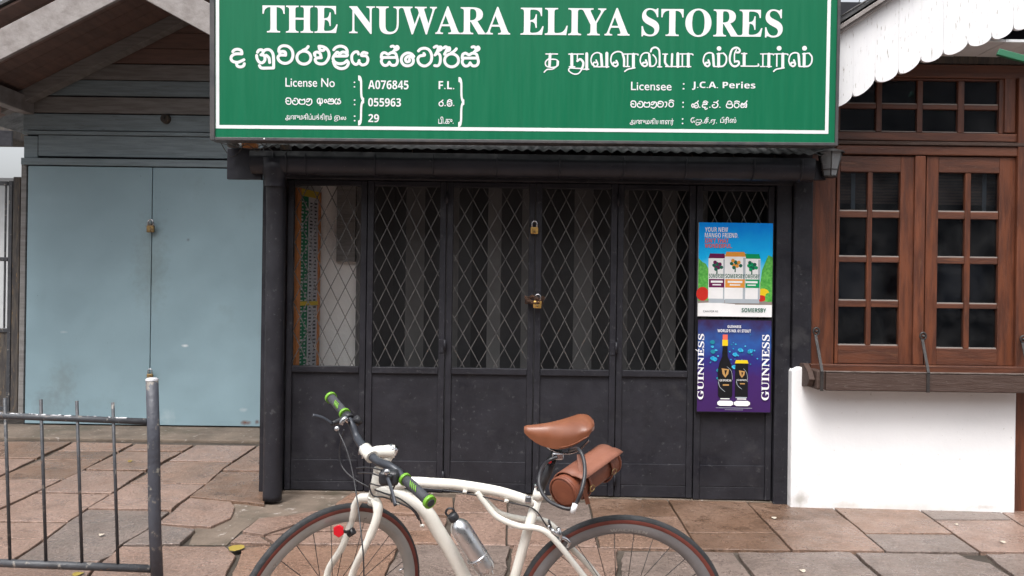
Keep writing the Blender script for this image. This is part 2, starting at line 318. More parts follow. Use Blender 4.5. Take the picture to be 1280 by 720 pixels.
# ------------------------------------------------------------ ground, pavement and its stones
g = MB().box(-700, 700, -700, 700, -.5, -.26).build('ground', M['earth'], kind='structure')
rd = MB().box(-60, 60, -17, -4.7, -.26, -.19).build('road', M['asphalt'], kind='structure')
pav = MB().prism([(-14, -.26), (14, -.26), (14, -.022 + zg(9)), (4.5, -.022 + zg(9)), (-.5, -.022), (-14, -.022)], -4.5, 5.2).build('pavement', M['mortar'], kind='structure'); pav['_o'] = (0, 0, 0)
kb = MB()
x = -9.0
while x < 9: MB().box(x, x + .79, -4.7, -4.5, -.25, zg(x)).build('kerb_stone', M['concrete'], pav, bevel=.01); x += .8
def stone_piece(poly, mi, gap=.006, z=None, jit=.004, name='paving_stone'):
    p = [Vector((a.x, a.y)) for a in poly]
    area = sum(p[i].x * p[(i + 1) % len(p)].y - p[(i + 1) % len(p)].x * p[i].y for i in range(len(p)))
    if area < 0: p.reverse()
    n = len(p); ins = []
    for i in range(n):
        e1 = (p[i] - p[i - 1]).normalized(); e2 = (p[(i + 1) % n] - p[i]).normalized()
        n1 = Vector((-e1.y, e1.x)); n2 = Vector((-e2.y, e2.x)); b = n1 + n2
        b = b.normalized() / max(.5, math.sqrt((1 + n1.dot(n2)) / 2)) if b.length > .1 else n1
        ins.append(p[i] + b * gap)
    out = []
    for i in range(n):
        a, b = ins[i], ins[(i + 1) % n]; k = max(1, int((b - a).length / .07))
        for j in range(k):
            q = a.lerp(b, j / k); nv = noise.noise_vector(Vector((q.x * 9, q.y * 9, mi))) * jit
            out.append(Vector((q.x + nv.x, q.y + nv.y)))
    z = rnd.uniform(-.003, .003) if z is None else z
    tx, ty = rnd.uniform(-.006, .006), rnd.uniform(-.006, .006)
    c = sum(out, Vector((0, 0))) / len(out); m = len(out)
    zt = lambda q: z + zg(q.x) + (q.x - c.x) * tx + (q.y - c.y) * ty
    top = [(c.x + (q.x - c.x) * (1 - .003 / max(.05, (q - c).length)), c.y + (q.y - c.y) * (1 - .003 / max(.05, (q - c).length)), zt(q)) for q in out]
    mid = [(q.x, q.y, zt(q) - .003) for q in out]; bot = [(q.x, q.y, -.04 + zg(q.x)) for q in out]
    fs = [tuple(range(m))] + [(i, m + i, m + (i + 1) % m, (i + 1) % m) for i in range(m)] + [(m + i, 2 * m + i, 2 * m + (i + 1) % m, m + (i + 1) % m) for i in range(m)]
    o = MB().add(top + mid + bot, fs).build(name, ST[mi], pav)
    return o
def L2(a, b, y): t = (y - a[1]) / (b[1] - a[1]); return a[0] + (b[0] - a[0]) * t
base = lambda x: 612 + .0262 * (x - 358) if x < 980 else 628.5 + .034 * (x - 988)
rowR = lambda x: 679.5 + (x - 540) * .0185 if x < 1000 else 688.5 + (x - 1000) * .006
JJ = [((568, 622), (560, 681)), ((634.7, 626), (633, 681)), ((736, 628), (749, 683)), ((838, 630.6), (873, 685)), ((938, 632), (991, 688.8)), ((1039, 632), (1107, 689)),
      ((1146, 635), (1224, 689)), ((1251, 640), (1330, 690)), ((1352, 642), (1437, 691)), ((1450, 645), (1540, 692))]
mids = [640.5, 660, 647, 665.5, 650, 666.8, 650, 667, 650]
cl = [(0, 0), (2, 0), (4, 1), (4, 4), (4, 1), (1, 2), (2, 0), (0, 2), (1, 0)]
def JX(j, y): a, b = JJ[j]; return L2(a, b, y)
for i in range(len(JJ) - 1):
    m = mids[i]; xs = lambda j, y: JX(j, y)
    xa, xb = JX(i, 635), JX(i + 1, 635)
    yt0, yt1 = base(xa) - 2, base(xb) - 2
    if i == 1: yt0 = yt1 = 627
    stone_piece([G(JX(i, yt0), yt0), G(JX(i + 1, yt1), yt1), G(JX(i + 1, m), m), G(JX(i, m), m)], cl[i][0])
    ra, rbb = rowR(JX(i, 683)), rowR(JX(i + 1, 683))
    stone_piece([G(JX(i, m), m), G(JX(i + 1, m), m), G(JX(i + 1, rbb), rbb), G(JX(i, ra), ra)], cl[i][1])
row2 = [((345, 681), (330, 745)), ((500, 680), (470, 745)), ((640, 682), (628, 745)), ((772, 685), (774, 745)), ((917, 689.5), (960, 745)), ((1065, 690), (1125, 745)), ((1226, 691), (1305, 745)), ((1390, 692), (1490, 745)), ((1560, 693), (1680, 745))]
rc = [3, 2, 0, 2, 2, 2, 2, 0]
for i in range(len(row2) - 1):
    (a, b), (c, d) = row2[i], row2[i + 1]
    pts = [G(*a), G(*c), G(*d), G(*b)]
    if i == 5: pts = [G(1065, 690), G(1200, 692), G(1213, 698), G(1240, 703), G(1252, 712), G(1305, 745), G(1125, 745)]
    if i == 3: pts = [G(776, 688), G(917, 690), G(960, 745), G(774, 745)]
    stone_piece(pts, rc[i], gap=.009 if i < 3 else .012, jit=.02)
# pinkish stones between the downpipe and the bicycle
for poly, c in (([(322, 647), (360, 643), (397, 637), (404, 640), (372, 653), (330, 668), (303, 663)], 0),
                ([(331, 669), (374, 655), (406, 641), (450, 643), (505, 644), (560, 646), (556, 662), (450, 662), (380, 664)], 0),
                ([(330, 670), (380, 665), (450, 663), (500, 663), (500, 679), (345, 679.5)], 0), ([(501, 663), (556, 663), (560, 680), (501, 679)], 3),
                ([(286, 678), (300, 667), (326, 670), (339, 679)], 0), ([(440, 616), (567, 622), (566, 644), (510, 642), (412, 638), (420, 628)], 3),
                ([(302, 684), (345, 681.5), (330, 745), (285, 745), (290, 715), (299, 698)], 3)):
    stone_piece([G(*p) for p in poly], c, gap=.006, jit=.009)
K5 = lambda p: G(p[0] / 3, p[1] / 3 + 480)
for poly, c in (([(-520, 215), (-60, 215), (-200, 275), (-520, 275)], 1), ([(-60, 215), (270, 215), (140, 275), (-200, 275)], 4), ([(-520, 278), (135, 278), (0, 340), (-280, 440), (-520, 440)], 0),
                ([(275, 218), (500, 222), (445, 250), (215, 250)], 3), ([(212, 253), (440, 253), (385, 283), (155, 283)], 4), ([(150, 286), (378, 286), (325, 316), (237, 357), (-20, 357)], 4),
                ([(-30, 360), (230, 360), (170, 390), (0, 466), (-250, 560), (-520, 560), (-280, 442)], 0),
                ([(508, 224), (728, 228), (684, 250), (460, 250)], 3), ([(455, 253), (682, 253), (548, 322), (318, 320)], 1), ([(312, 323), (543, 326), (418, 406), (140, 404)], 0),
                ([(135, 408), (413, 410), (252, 514), (-85, 512)], 0), ([(-90, 516), (248, 518), (170, 577), (-210, 577)], 0), ([(-520, 580), (165, 582), (20, 680), (-520, 680)], 0),
                ([(735, 228), (963, 230), (873, 289), (632, 287)], 0), ([(626, 291), (868, 293), (773, 371), (488, 368)], 1), ([(482, 372), (768, 375), (642, 470), (333, 465)], 0),
                ([(326, 469), (636, 475), (548, 545), (450, 603), (420, 640), (375, 660), (30, 680), (175, 580), (250, 520)], 2),
                ([(972, 230), (992, 232), (992, 325), (834, 325)], 1), ([(830, 329), (992, 330), (992, 452), (880, 440), (712, 424)], 4),
                ([(709, 428), (865, 440), (880, 460), (870, 500), (790, 533), (590, 523), (648, 476)], 0), ([(584, 528), (735, 545), (700, 575), (675, 600), (460, 603), (552, 547)], 2),
                ([(455, 607), (845, 606), (885, 640), (850, 700), (840, 795), (270, 795), (385, 663)], 0), ([(-520, 684), (25, 684), (375, 664), (265, 795), (-520, 795)], 0)):
    stone_piece([K5(p) for p in poly], c, gap=.003, jit=.009)
bxc = MB(); a = G(-180, 536); b = G(345, 552)
MB().box(a.x - 1, -1.7, b.y, 2.42, -.03, .006).build('concrete_strip', M['concrete'], pav, bevel=.01)
MB().add([G(250, 644, .0), G(331, 612, .0), G(352, 606, .0), G(400, 606, .0), G(445, 612, .0), G(425, 628, .0), G(398, 636, .0), G(322, 646, .0), G(300, 662, .0), G(283, 678, .0), G(236, 678, .0)], [tuple(range(11))]).build('mortar_patch', M['concrete'], pav).location.z = -.0165
# ordinary stones outside the photographed area, towards the kerb and to the right
y = -1.86; row = 0
while y > -4.4:
    x = -6 + (row % 2) * .3
    while x < 7:
        wd = rnd.uniform(.5, .8); stone_piece([Vector((x, y, 0)), Vector((x + wd, y, 0)), Vector((x + wd, y - .42, 0)), Vector((x, y - .42, 0))], rnd.choice([0, 0, 1, 2, 3])); x += wd
    y -= .425; row += 1

# ------------------------------------------------------------ blue-grey shed on the left
SY = 2.4
rx0 = -3.07
shed = thing('shed', (-3.1, SY, 0), 'blue-grey boarded shed with gable roof, set back left of the shop', 'shed')
leftX = P(27, 300, SY).x; rightX = -1.62
for (y0, y1, mt) in ((0 - 60, -40, 'brown_board'), (-40, -20, 'brown_board'), (-20, 0, 'brown_board'), (0, 20, 'brown_board'), (20, 40, 'brown_board'), (40, 60, 'brown_board'), (60, 79, 'brown_board'), (80, 100, 'mid_board'), (100.5, 120, 'blue_board'), (121.5, 142, 'mid_board'), (143, 164, 'blue_board')):
    z1, z0 = P(150, y0, SY).z, P(150, y1, SY).z
    half = 9
    zt = z1
    xl = leftX; xr = rightX
    if z0 > 3.15:
        k = (4.12 - z0) / .52; xl = max(leftX, -3.07 - k); xr = min(rightX, -3.07 + k)
        if xr - xl < .2: continue
    sl = .012 if y0 == 121.5 else 0
    MB().prism([(xl, z0 + .003), (xr, z0 + .003), (xr, z1 - .002), (xl, z1 - .002)], SY, SY + .03).build('board', M[mt], shed, bevel=.004)
bxp(30, 170, 47, 197, SY, .03).build('board', M['blue_board'], shed, bevel=.003)
X0, X1, Z0, Z1 = rect(47.5, 170.5, 300, 196.5, SY); MB().box(X0, rightX, SY + .004, SY + .03, Z0, Z1).build('board', M['blue_board'], shed, bevel=.003)
X0, X1, Z0, Z1 = rect(27, 165, 300, 169.5, SY); MB().box(leftX, rightX, SY - .012, SY + .03, Z0, Z1).build('trim', M['blue_board'], shed, bevel=.003)
X0, X1, Z0, Z1 = rect(27, 199.5, 300, 208, SY); MB().box(leftX, rightX, SY - .03, SY + .03, Z0, Z1).build('lintel', M['blue_board'], shed, bevel=.004)
MB().prism([(leftX + .02, 0), (rightX, 0), (rightX, 3.3), (rx0, 4.1), (leftX + .02, 3.2)], SY + .04, SY + .1).build('wall', M['dark_room'], shed)
bxp(24.5, 197, 31, 520, SY, .1).build('door_jamb', M['mid_board'], shed, bevel=.004)
z0, z1 = .02, P(180, 209.5, SY).z
xm = P(189.3, 370, SY).x; xa = P(34, 370, SY).x
for (a, b) in ((xa, xm - .004), (xm + .004, rightX)):
    MB().box(a, b, SY - .012, SY + .03, z0, z1).build('door', M['blue'], shed, bevel=.003)
# gable roof, boards beneath it and its timbers
rx = -3.07; rz = 4.16; ty = .95
for sgn in (-1, 1):
    for k in range(9):   # soffit boards run across the slope
        a0, a1 = ty + k * .18, ty + k * .18 + .174
        e = 2.15
        MB().add([(rx, a0, rz), (rx + sgn * e, a0, rz - .52 * e), (rx + sgn * e, a1, rz - .52 * e), (rx, a1, rz), (rx, a0, rz + .02), (rx + sgn * e, a0, rz - .52 * e + .02), (rx + sgn * e, a1, rz - .52 * e + .02), (rx, a1, rz + .02)],
                 [(0, 1, 2, 3), (4, 5, 6, 7), (0, 1, 5, 4), (1, 2, 6, 5), (2, 3, 7, 6), (3, 0, 4, 7)]).build('soffit_board', M['brown_board'], shed)
    MB().add([(rx, ty - .03, rz + .03), (rx + sgn * 2.25, ty - .03, rz - 1.14), (rx + sgn * 2.25, 3.4, rz - 1.14), (rx, 3.4, rz + .03), (rx, ty - .03, rz + .06), (rx + sgn * 2.25, ty - .03, rz - 1.11), (rx + sgn * 2.25, 3.4, rz - 1.11), (rx, 3.4, rz + .06)],
             [(0, 1, 2, 3), (4, 5, 6, 7), (0, 1, 5, 4), (1, 2, 6, 5), (2, 3, 7, 6), (3, 0, 4, 7)]).build('roof', M['zinc'], shed)
    e = 2.2; zb = 3.99
    MB().prism([(rx, zb - .25), (rx + sgn * e, zb - .25 - .53 * e), (rx + sgn * e, zb - .53 * e), (rx, zb)], ty - .06, ty - .025).build('bargeboard', M['barge'], shed, bevel=.004)
    MB().prism([(rx, rz - .13), (rx + sgn * 1.9, rz - .13 - .52 * 1.9), (rx + sgn * 1.9, rz - .004 - .52 * 1.9), (rx, rz - .004)], 2.24, 2.36).build('rafter', M['mid_board'] if sgn < 0 else M['brown_board'], shed, bevel=.004)
zz = P(43, 133, SY).z
MB().box(P(43, 133, SY).x - .12, P(43, 133, SY).x, ty - .1, SY, zz - .08, zz + .08).build('wall_plate', M['barge'], shed, bevel=.005)
kn = thing('door_buzzer', P(208, 149, SY), 'small round grey knob on the shed boards above the blue door', 'knob')
MB().lathe([(0, -.05), (.025, -.05), (.045, -.035), (.048, 0)], P(208, 149, SY), (0, 1, 0)).build('knob', M['gatewood'], kn)
MB().lathe([(0, -.062), (.012, -.06), (.014, -.045)], P(208, 149, SY), (0, 1, 0), 10).build('screw', M['iron'], kn)

def padlock(loc, s, label, mt, tilt=0):
    o = thing('padlock', loc, label, 'padlock'); x, y, z = loc
    MB().box(x - s / 2, x + s / 2, y - s * .35, y + s * .05, z - s * .9, z).build('body', mt, o, bevel=s * .12)
    pts = [(x - s * .32, y - s * .15, z - .01)] + [(x + s * .32 * math.cos(a), y - s * .15, z + s * .45 + s * .32 * math.sin(a)) for a in [math.pi - i * math.pi / 8 for i in range(9)]] + [(x + s * .32, y - s * .15, z - .01)]
    MB().tube(pts, s * .09, 8).build('shackle', M['chrome'], o)
    MB().lathe([(0, -.004), (s * .12, -.004), (s * .12, .002)], (x, y - s * .35, z - s * .6), (0, 1, 0), 10).build('keyhole', M['oldbrass'], o)
    o.rotation_euler = (0, tilt, 0)
    return o
padlock(P(189, 282, SY - .05), .075, 'old brass padlock high on the seam of the blue-grey doors, ringed by rust', M['oldbrass'])
padlock(P(188, 467, SY - .05), .06, 'small padlock low on the blue-grey door seam, just above the fence post top', M['oldbrass'])
for (px, py) in ((189, 276), (188, 463)):
    pass

# ------------------------------------------------------------ gate and posts at the far left
gt = thing('yard_gate', P(0, 515, SY), 'dark metal gate leaf at the left edge beside the shed', 'gate')
for r_ in ((9, 226, 13.5, 515), (-75, 226, -70, 515)): bxp(*r_, SY, .04).build('stile', M['steel'], gt, bevel=.003)
for yy in (226, 321, 410, 508): X0, X1, Z0, Z1 = rect(-70, yy, 9, yy + 5, SY); MB().box(X0, X1, SY, SY + .04, Z0, Z1).build('rail', M['steel'], gt, bevel=.003)
for xx in range(-60, 9, 13): bxp(xx, 231, xx + 1.6, 410, SY + .01, .015).build('bar', M['steel'], gt)
X0, X1, Z0, Z1 = rect(-70, 414, 9, 508, SY); MB().box(X0, X1, SY + .012, SY + .02, Z0, Z1).build('panel', M['gatewood'], gt)
p_ = bxp(14.5, 221, 23.5, 516, SY + .0, .1).build('gate_post', M['gatewood'], None, bevel=.006); tag(p_, 'dark weathered wooden gate post left of the blue-grey shed', 'post')
bw = MB().box(-9, -4.2, 4.6, 4.8, -.1, 2.72).build('back_wall', flat('dull_whitewash', (.5, .51, .52), .9), None); tag(bw, 'bright whitewashed wall seen through the gate at far left', 'wall')
aw = thing('far_awning', P(0, 170, 4.2), 'small dark awning in front of the whitewashed wall at far left', 'awning')
MB().box(-6.9, -5.95, 4.0, 4.55, 3.1, 3.28).build('canopy', M['gatewood'], aw, bevel=.02); MB().box(-6.9, -5.95, 3.97, 4.0, 3.02, 3.2).build('valance', M['black'], aw)

# ------------------------------------------------------------ shop
shop = thing('shop_building', (0, 0, 0), 'black-painted shop front with recessed folding doors in the middle of the photo', 'shop')
XL, XR = P(357, 420, 0).x, P(966, 420, 0).x; ZT = P(660, 229, 0).z
jr = P(1012, 340, 0).x
MB().box(XL - .04, XL - .004, -.03, .09, 0, ZT + .1).build('jamb', M['black'], shop, bevel=.006)
MB().box(XR + .006, P(986, 420, 0).x, -.035, .1, -.06, ZT + .1).build('jamb', M['black'], shop, bevel=.006)
MB().box(P(986, 420, 0).x + .006, jr, -.055, .1, -.06, ZT + .12).build('corner_post', M['black'], shop, bevel=.01)
MB().box(XL - .16, jr, -.04, .1, ZT + .004, ZT + .3).build('lintel', M['black'], shop, bevel=.006)
MB().box(XL - .16, XL - .1, .0, 2.39, 0, 2.6).build('side_wall', M['black'], shop); MB().box(XL - .098, XL - .045, .0, 2.39, 0, 2.6).build('inner_side_wall', M['innerwall'], shop); MB().box(XL - .16, XL - .042, -.03, -.002, 0, 2.4).build('jamb', M['black'], shop)
MB().box(XR + .05, XR + .09, .11, 2.3, 0, 2.6).build('side_wall', M['dark_room'], shop)
MB().box(XL - .04, XR + .04, .49, .53, 0, 2.6).build('inner_wall', M['innerwall'], shop)
MB().box(XL - .04, XR + .04, .11, 1.5, ZT + .12, ZT + .16).build('ceiling', M['dark_room'], shop)
MB().prism([(XL - .04, -.06), (XR + .04, -.08), (XR + .04, .006 + zg(XR)), (-.5, .006), (XL - .04, .006)], -.012, 1.5).build('threshold', M['concrete'], shop, bevel=.004)
X0, X1, Z0, Z1 = rect(402, 230, 446, 240, .9)
MB().box(P(421, 300, .45).x, P(444, 300, .45).x, .44, .488, 1.6, 2.25).build('bulkhead', M['mid_board'], shop)
# corrugated roof sheet above the gutter
mb = MB(); xa, xb = XL - .3, jr + .05; n = 260; zA = P(660, 189, -.26).z
vs = []
for i in range(n + 1):
    x = xa + (xb - xa) * i / n; h = (.008 + .003 * math.sin(x * 3.1)) * math.sin((x + .006 * math.sin(x * 7)) / .072 * 2 * math.pi)
    vs += [(x, -.30, zA + h), (x, 1.6, zA + .75 + h), (x, -.30, zA + h - .003), (x, 1.6, zA + .747 + h)]
fs = []
for i in range(n):
    a = 4 * i; b = a + 4; fs += [(a, b, b + 1, a + 1), (a + 2, a + 3, b + 3, b + 2), (a, a + 2, b + 2, b)]
mb.add(vs, fs, 0, True).build('roof_sheet', M['zinc'], shop)
MB().box(P(290, 205, -.2).x, jr + .01, -.24, -.21, zA - .16, zA - .03).build('fascia', M['black_dark'], shop, bevel=.004)
MB().box(P(289, 205, -.2).x, P(332, 205, -.2).x, -.28, -.25, P(310, 225, -.25).z, P(310, 186, -.25).z).build('fascia_end', M['black_dark'], shop, bevel=.004)
for k in range(13):
    x = XL + (XR - XL) * k / 12; MB().beam((x, -.19, zA - .06), (x, 1.4, zA + .56), .05, .07).build('rafter', M['gatewood'], shop)
# gutter
gut = thing('rain_gutter', P(660, 207, -.3), 'black rain gutter under the green sign with downpipe at its left end', 'gutter')
gx0, gx1 = P(312, 205, -.36).x, P(1019, 205, -.36).x; gz = P(660, 194.5, -.36).z; gb = P(660, 221, -.36).z
prof = [(-.36, gz), (-.365, gz + .004), (-.365, gz - .055)] + [(-.3 - .065 * math.cos(a), gz - .06 - (gz - gb - .06) * math.sin(a)) for a in [i * math.pi / 10 for i in range(1, 10)]] + [(-.235, gz - .055), (-.235, gz)]
inner = [(y_ + (.004 if y_ < -.3 else -.004), z_ + .004) for y_, z_ in reversed(prof)]
loop = prof + inner; m = len(loop)
vs = [(gx0, y_, z_) for y_, z_ in loop] + [(gx1, y_, z_) for y_, z_ in loop]
mb = MB().add(vs, [(i, (i + 1) % m, (i + 1) % m + m, i + m) for i in range(m)], 0, True)
mb.add([(gx0 - .001, y_, z_) for y_, z_ in prof], [tuple(range(len(prof)))]); mb.add([(gx1 + .001, y_, z_) for y_, z_ in prof], [tuple(range(len(prof)))])
mb.build('trough', M['black_dark'], gut)
for px in (357, 381, 468, 541, 621, 780, 858, 943):
    x = P(px, 205, -.37).x
    MB().tube([(x, -.25, gz + .01)] + [(x + .004 * math.sin(i), y_ - .004, z_ - .002) for i, (y_, z_) in enumerate(prof[1:-2])], .0045, 6).build('bracket', M['black_dark'], gut)
for px in (341, 700, 1003): x = P(px, 205, -.37).x; MB().tube([(x, y_ - .002, z_ - .002) for y_, z_ in prof[1:-1]], .006, 6, ).build('joint', M['black_dark'], gut)
ptop = P(347.5, 224, -.22); pbot = P(341, 623, -.22)
MB().lathe([(.02, .14), (.095, .13), (.085, .05), (.066, 0), (.064, -.05)], (ptop.x, -.29, ptop.z - .01), (0, 0, 1), 20).build('outlet', M['black_dark'], gut)
MB().tube(cat([(ptop.x, -.29, ptop.z + .02), (ptop.x, -.27, ptop.z - .1), (ptop.x - .004, -.24, ptop.z - .35), (ptop.x - .006, -.23, 1.1), (ptop.x - .004, -.235, .3), (ptop.x - .004, -.235, .005)], 5), .061, 20).build('downpipe', M['black'], gut)

# folding doors with expanded lattice
xs = [357, 457.5, 556.5, 667.5, 770, 868, 966]
zr0 = P(660, 469, 0).z; zr1 = P(660, 461, 0).z; zk = P(660, 578, 0).z; rail_top = ZT - .0
desc = ['leftmost black folding door leaf, with a printed board behind its lattice', 'second black folding door leaf from the left, behind the bicycle handlebar',
        'black folding door leaf just left of the two brass padlocks', 'black folding door leaf just right of the two brass padlocks', 'black folding door leaf left of the two posters', 'rightmost black folding door leaf carrying two posters']
for i in range(6):
    x0, x1 = P(xs[i], 420, 0).x + .003, P(xs[i + 1], 420, 0).x - .003
    d = thing('folding_door', ((x0 + x1) / 2, 0, .02), desc[i], 'door', 'leaves of the black folding doors')
    yo = -.006 if i % 2 else .004
    sw = .042; zf = .012 + zg((x0 + x1) / 2)
    for a, b in ((x0, x0 + sw), (x1 - sw, x1)): MB().box(a, b, yo - .008, yo + .035, zf, rail_top).build('stile', M['black'], d, bevel=.005)
    for k, (a, b, dp) in enumerate(((rail_top - .035, rail_top, .004), (zr0 - .0, zr1, .012), (zf, .075, .0))): MB().box(x0 + sw + .001, x1 - sw - .001, yo - dp, yo + .03, a, b).build('rail', M['black'], d, bevel=.004)
    pn = MB().box(x0 + sw + .001, x1 - sw - .001, yo + .006, yo + .022, .076, zr0 - .001).build('panel', M['black'], d)
    MB().box(x0 + sw + .001, x1 - sw - .001, yo - .001, yo + .0055, .076, zk).build('kick_plate', M['black'], d, bevel=.003)
    # lattice bars clipped to the opening
    la, lb, lz0, lz1 = x0 + sw, x1 - sw, zr1, rail_top - .035
    px_ = .102 * (lb - la) / .46; pz = .206; sl = pz / px_
    for sgn in (1, -1):
        k = -18
        while k < 18:
            # line z = zc + sgn*sl*(x - xc)
            xc = la + k * px_ + (i * .037); zc = lz0 + .03
            pts = []
            for (xx) in (la, lb):
                z = zc + sgn * sl * (xx - xc)
                if lz0 <= z <= lz1: pts.append((xx, z))
            for zz in (lz0, lz1):
                xx = xc + (zz - zc) / (sgn * sl)
                if la < xx < lb: pts.append((xx, zz))
            if len(pts) >= 2:
                (ax, az), (bx, bz) = pts[0], pts[1]
                if abs(ax - bx) > .02:
                    j = rnd.uniform(-.004, .004)
                    MB().beam((ax, yo + .012 + sgn * .0028, az + j), (bx, yo + .012 + sgn * .0028, bz + j), .005, .0056, (0, 0, 1)).build('lattice_bar', M['bars'], d)
            k += 1
    if i in (1, 3): 
        for z in (P(0, 240, 0).z, 1.02, .12): MB().tube([(x1 + .003, yo - .02, z - .04), (x1 + .003, yo - .02, z + .04)], .009, 8).build('hinge', M['black'], d); 
        MB().box(x1 - .04, x1 + .0, yo - .014, yo - .009, .97, 1.06).build('latch_plate', M['black'], d, bevel=.002)
mx = P(668, 300, 0).x
p1 = P(668, 288, -.03); padlock((p1.x, -.03, P(668, 284, -.03).z), .052, 'brass padlock higher on the meeting stiles of the folding doors', M['brass'])
padlock((P(672, 376, -.06).x, -.055, P(672, 376, -.06).z), .056, 'lower brass padlock closing the rusty chain on the folding doors', M['brass'], .05)
ch = thing('door_chain', P(667, 376, -.03), 'rusty chain looped between the two middle door leaves', 'chain')
cpath = cat([P(657, 371, .0), P(661, 376, -.035), P(668, 379, -.045), P(674, 377, -.05), P(679, 372, .0)], 4) + cat([P(658, 378, .0), P(664, 371, -.03), P(672, 374, -.05), P(678, 379, .0)], 4)
for i in range(len(cpath) - 1):
    a, b = cpath[i], cpath[i + 1]
    if (b - a).length > .08: continue
    c = (a + b) / 2; t = (b - a).normalized(); s_ = t.cross(Vector((0, 1, 0))).normalized() if i % 2 else Vector((0, 1, 0))
    MB().tube([c + t * .016 * math.cos(q) + s_ * .011 * math.sin(q) + Vector((0, -.02, 0)) for q in [k * math.pi / 4 for k in range(8)]], .0042, 6, closed=True).build('link', M['rust'], ch)

# folding steel shutters behind the lattice
sh = thing('inner_shutter', (.2, .45, 0), 'dark grey folded steel shutter behind the door lattice', 'shutter')
x = P(443, 350, .4).x; e = P(968, 350, .4).x; k = 0
while x < e:
    wd = rnd.uniform(.1, .155); a, b = (.42, .46) if k % 2 else (.46, .42)
    MB().add([(x, a, .02), (x + wd, b, .02), (x + wd, b, 2.2), (x, a, 2.2), (x, a + .01, .02), (x + wd, b + .01, .02), (x + wd, b + .01, 2.2), (x, a + .01, 2.2)], [(0, 1, 2, 3), (4, 7, 6, 5), (0, 3, 7, 4), (1, 5, 6, 2)]).build('slat', M['shut' if (k * 7) % 5 < 2 else 'shut2'], sh)
    x += wd - .002; k += 1
# printed board behind the left leaf
db = thing('display_board', (P(385, 460, .2).x, .2, .9), 'tall orange framed board with green and white printed sheets behind the left lattice', 'board')
A_, B_ = P(369.5, 350, .12), P(398.5, 350, .42); zb0, zb1 = P(385, 462, .2).z, P(385, 236, .2).z
def slab(f0, f1, z0, z1, mt, name, off=0, par=db):
    a = Vector((A_.x, A_.y, 0)).lerp(Vector((B_.x, B_.y, 0)), f0); b = Vector((A_.x, A_.y, 0)).lerp(Vector((B_.x, B_.y, 0)), f1)
    n_ = (b - a).cross(Vector((0, 0, 1))).normalized(); n_ = -n_ if n_.y > 0 else n_
    a1, b1 = a + n_ * off, b + n_ * off; a2, b2 = a - n_ * .02, b - n_ * .02
    return MB().add([(a1.x, a1.y, z0), (b1.x, b1.y, z0), (b1.x, b1.y, z1), (a1.x, a1.y, z1), (a2.x, a2.y, z0), (b2.x, b2.y, z0), (b2.x, b2.y, z1), (a2.x, a2.y, z1)],
             [(0, 1, 2, 3), (4, 7, 6, 5), (0, 4, 5, 1), (3, 2, 6, 7), (0, 3, 7, 4), (1, 5, 6, 2)]).build(name, mt, par)
slab(0, .14, zb0, zb1, M['orange'], 'frame_post', .012); slab(.93, 1, zb0, zb1, M['orange'], 'frame_post', .012)
slab(.14, .5, zb0, zb1 - .04, M['pgreen'], 'green_sheet', .001); slab(.5, .93, zb0, zb1 - .04, M['pgrey'], 'white_sheet', .001)
slab(.14, .93, zb1 - .05, zb1, M['yellow'], 'top_strip', .006); slab(.14, .93, P(385, 382, .2).z, P(385, 377, .2).z, M['yellow'], 'yellow_strip', .008)
rows = MB()
z = zb0 + .02
while z < zb1 - .08:
    for (f0, f1) in ((.18, .3), (.34, .46), (.54, .68), (.73, .88)):
        a = Vector((A_.x, A_.y, 0)).lerp(Vector((B_.x, B_.y, 0)), f0 + rnd.uniform(0, .03)); b = Vector((A_.x, A_.y, 0)).lerp(Vector((B_.x, B_.y, 0)), f1 - rnd.uniform(0, .05))
        o_ = Vector((.003, -.003, 0)) * (1); hh = rnd.uniform(.006, .014)
        rows.add([(a.x + .003, a.y - .003, z), (b.x + .003, b.y - .003, z), (b.x + .003, b.y - .003, z + hh), (a.x + .003, a.y - .003, z + hh)], [(0, 1, 2, 3)], 0 if f0 > .5 else 1)
    z += .026
rows.build('printed_rows', [M['pdark'], M['pgrey']], db, kind='stuff')

# ------------------------------------------------------------ the green sign
SGY = -.55; so = P(654, 179, SGY)
sg = thing('shop_sign', so, 'large green shop sign board with white English, Sinhala and Tamil lettering', 'sign')
kk = (SGY - CAM.y) / F
def SL(px, py): u, v = px - 654, 179 - py; return (u - .009 * v) * kk, (v + .009 * u) * kk
def W(mb, name, mt, **k):      # sign geometry is written in the sign's own axes
    for i, p in enumerate(mb.v): mb.v[i] = p + so
    return mb.build(name, mt, sg, **k)
x0, z0 = SL(264, 175); x1, z1 = SL(1047.5, -42)
z0, _ = 0.0, 0; x0, x1 = -391 * kk, 391.5 * kk; z1 = 222 * kk
W(MB().box(x0 + .03, x1 - .012, 0, .1, z0 + .02, z1), 'face', M['sign'])
W(MB().box(x0, x0 + .03, -.012, .11, z0, z1), 'frame_edge', M['signframe'], bevel=.003); W(MB().box(x1 - .012, x1 + .006, -.012, .11, z0, z1), 'frame_edge', M['signframe'], bevel=.003)
W(MB().box(x0 + .0305, x1 - .0125, -.012, .108, z0, z0 + .0195), 'frame_edge', M['signframe'], bevel=.003); W(MB().box(x0 + .031, x1 - .013, -.012, .11, z1, z1 + .02), 'frame_edge', M['signframe'], bevel=.003)
for (a, b, c, d) in ((271, 158, 1037, 163.5),): pass
bl, br, bb, bt = -384 * kk, 381 * kk, 15 * kk, 215 * kk; t_ = 4.2 * kk
W(MB().box(bl, br, -.0015, 0, bb, bb + t_).box(bl, br, -.0015, 0, bt - t_, bt).box(bl, bl + t_, -.0015, 0, bb + t_, bt - t_).box(br - t_, br, -.0015, 0, bb + t_, bt - t_), 'border_line', M['letter'])
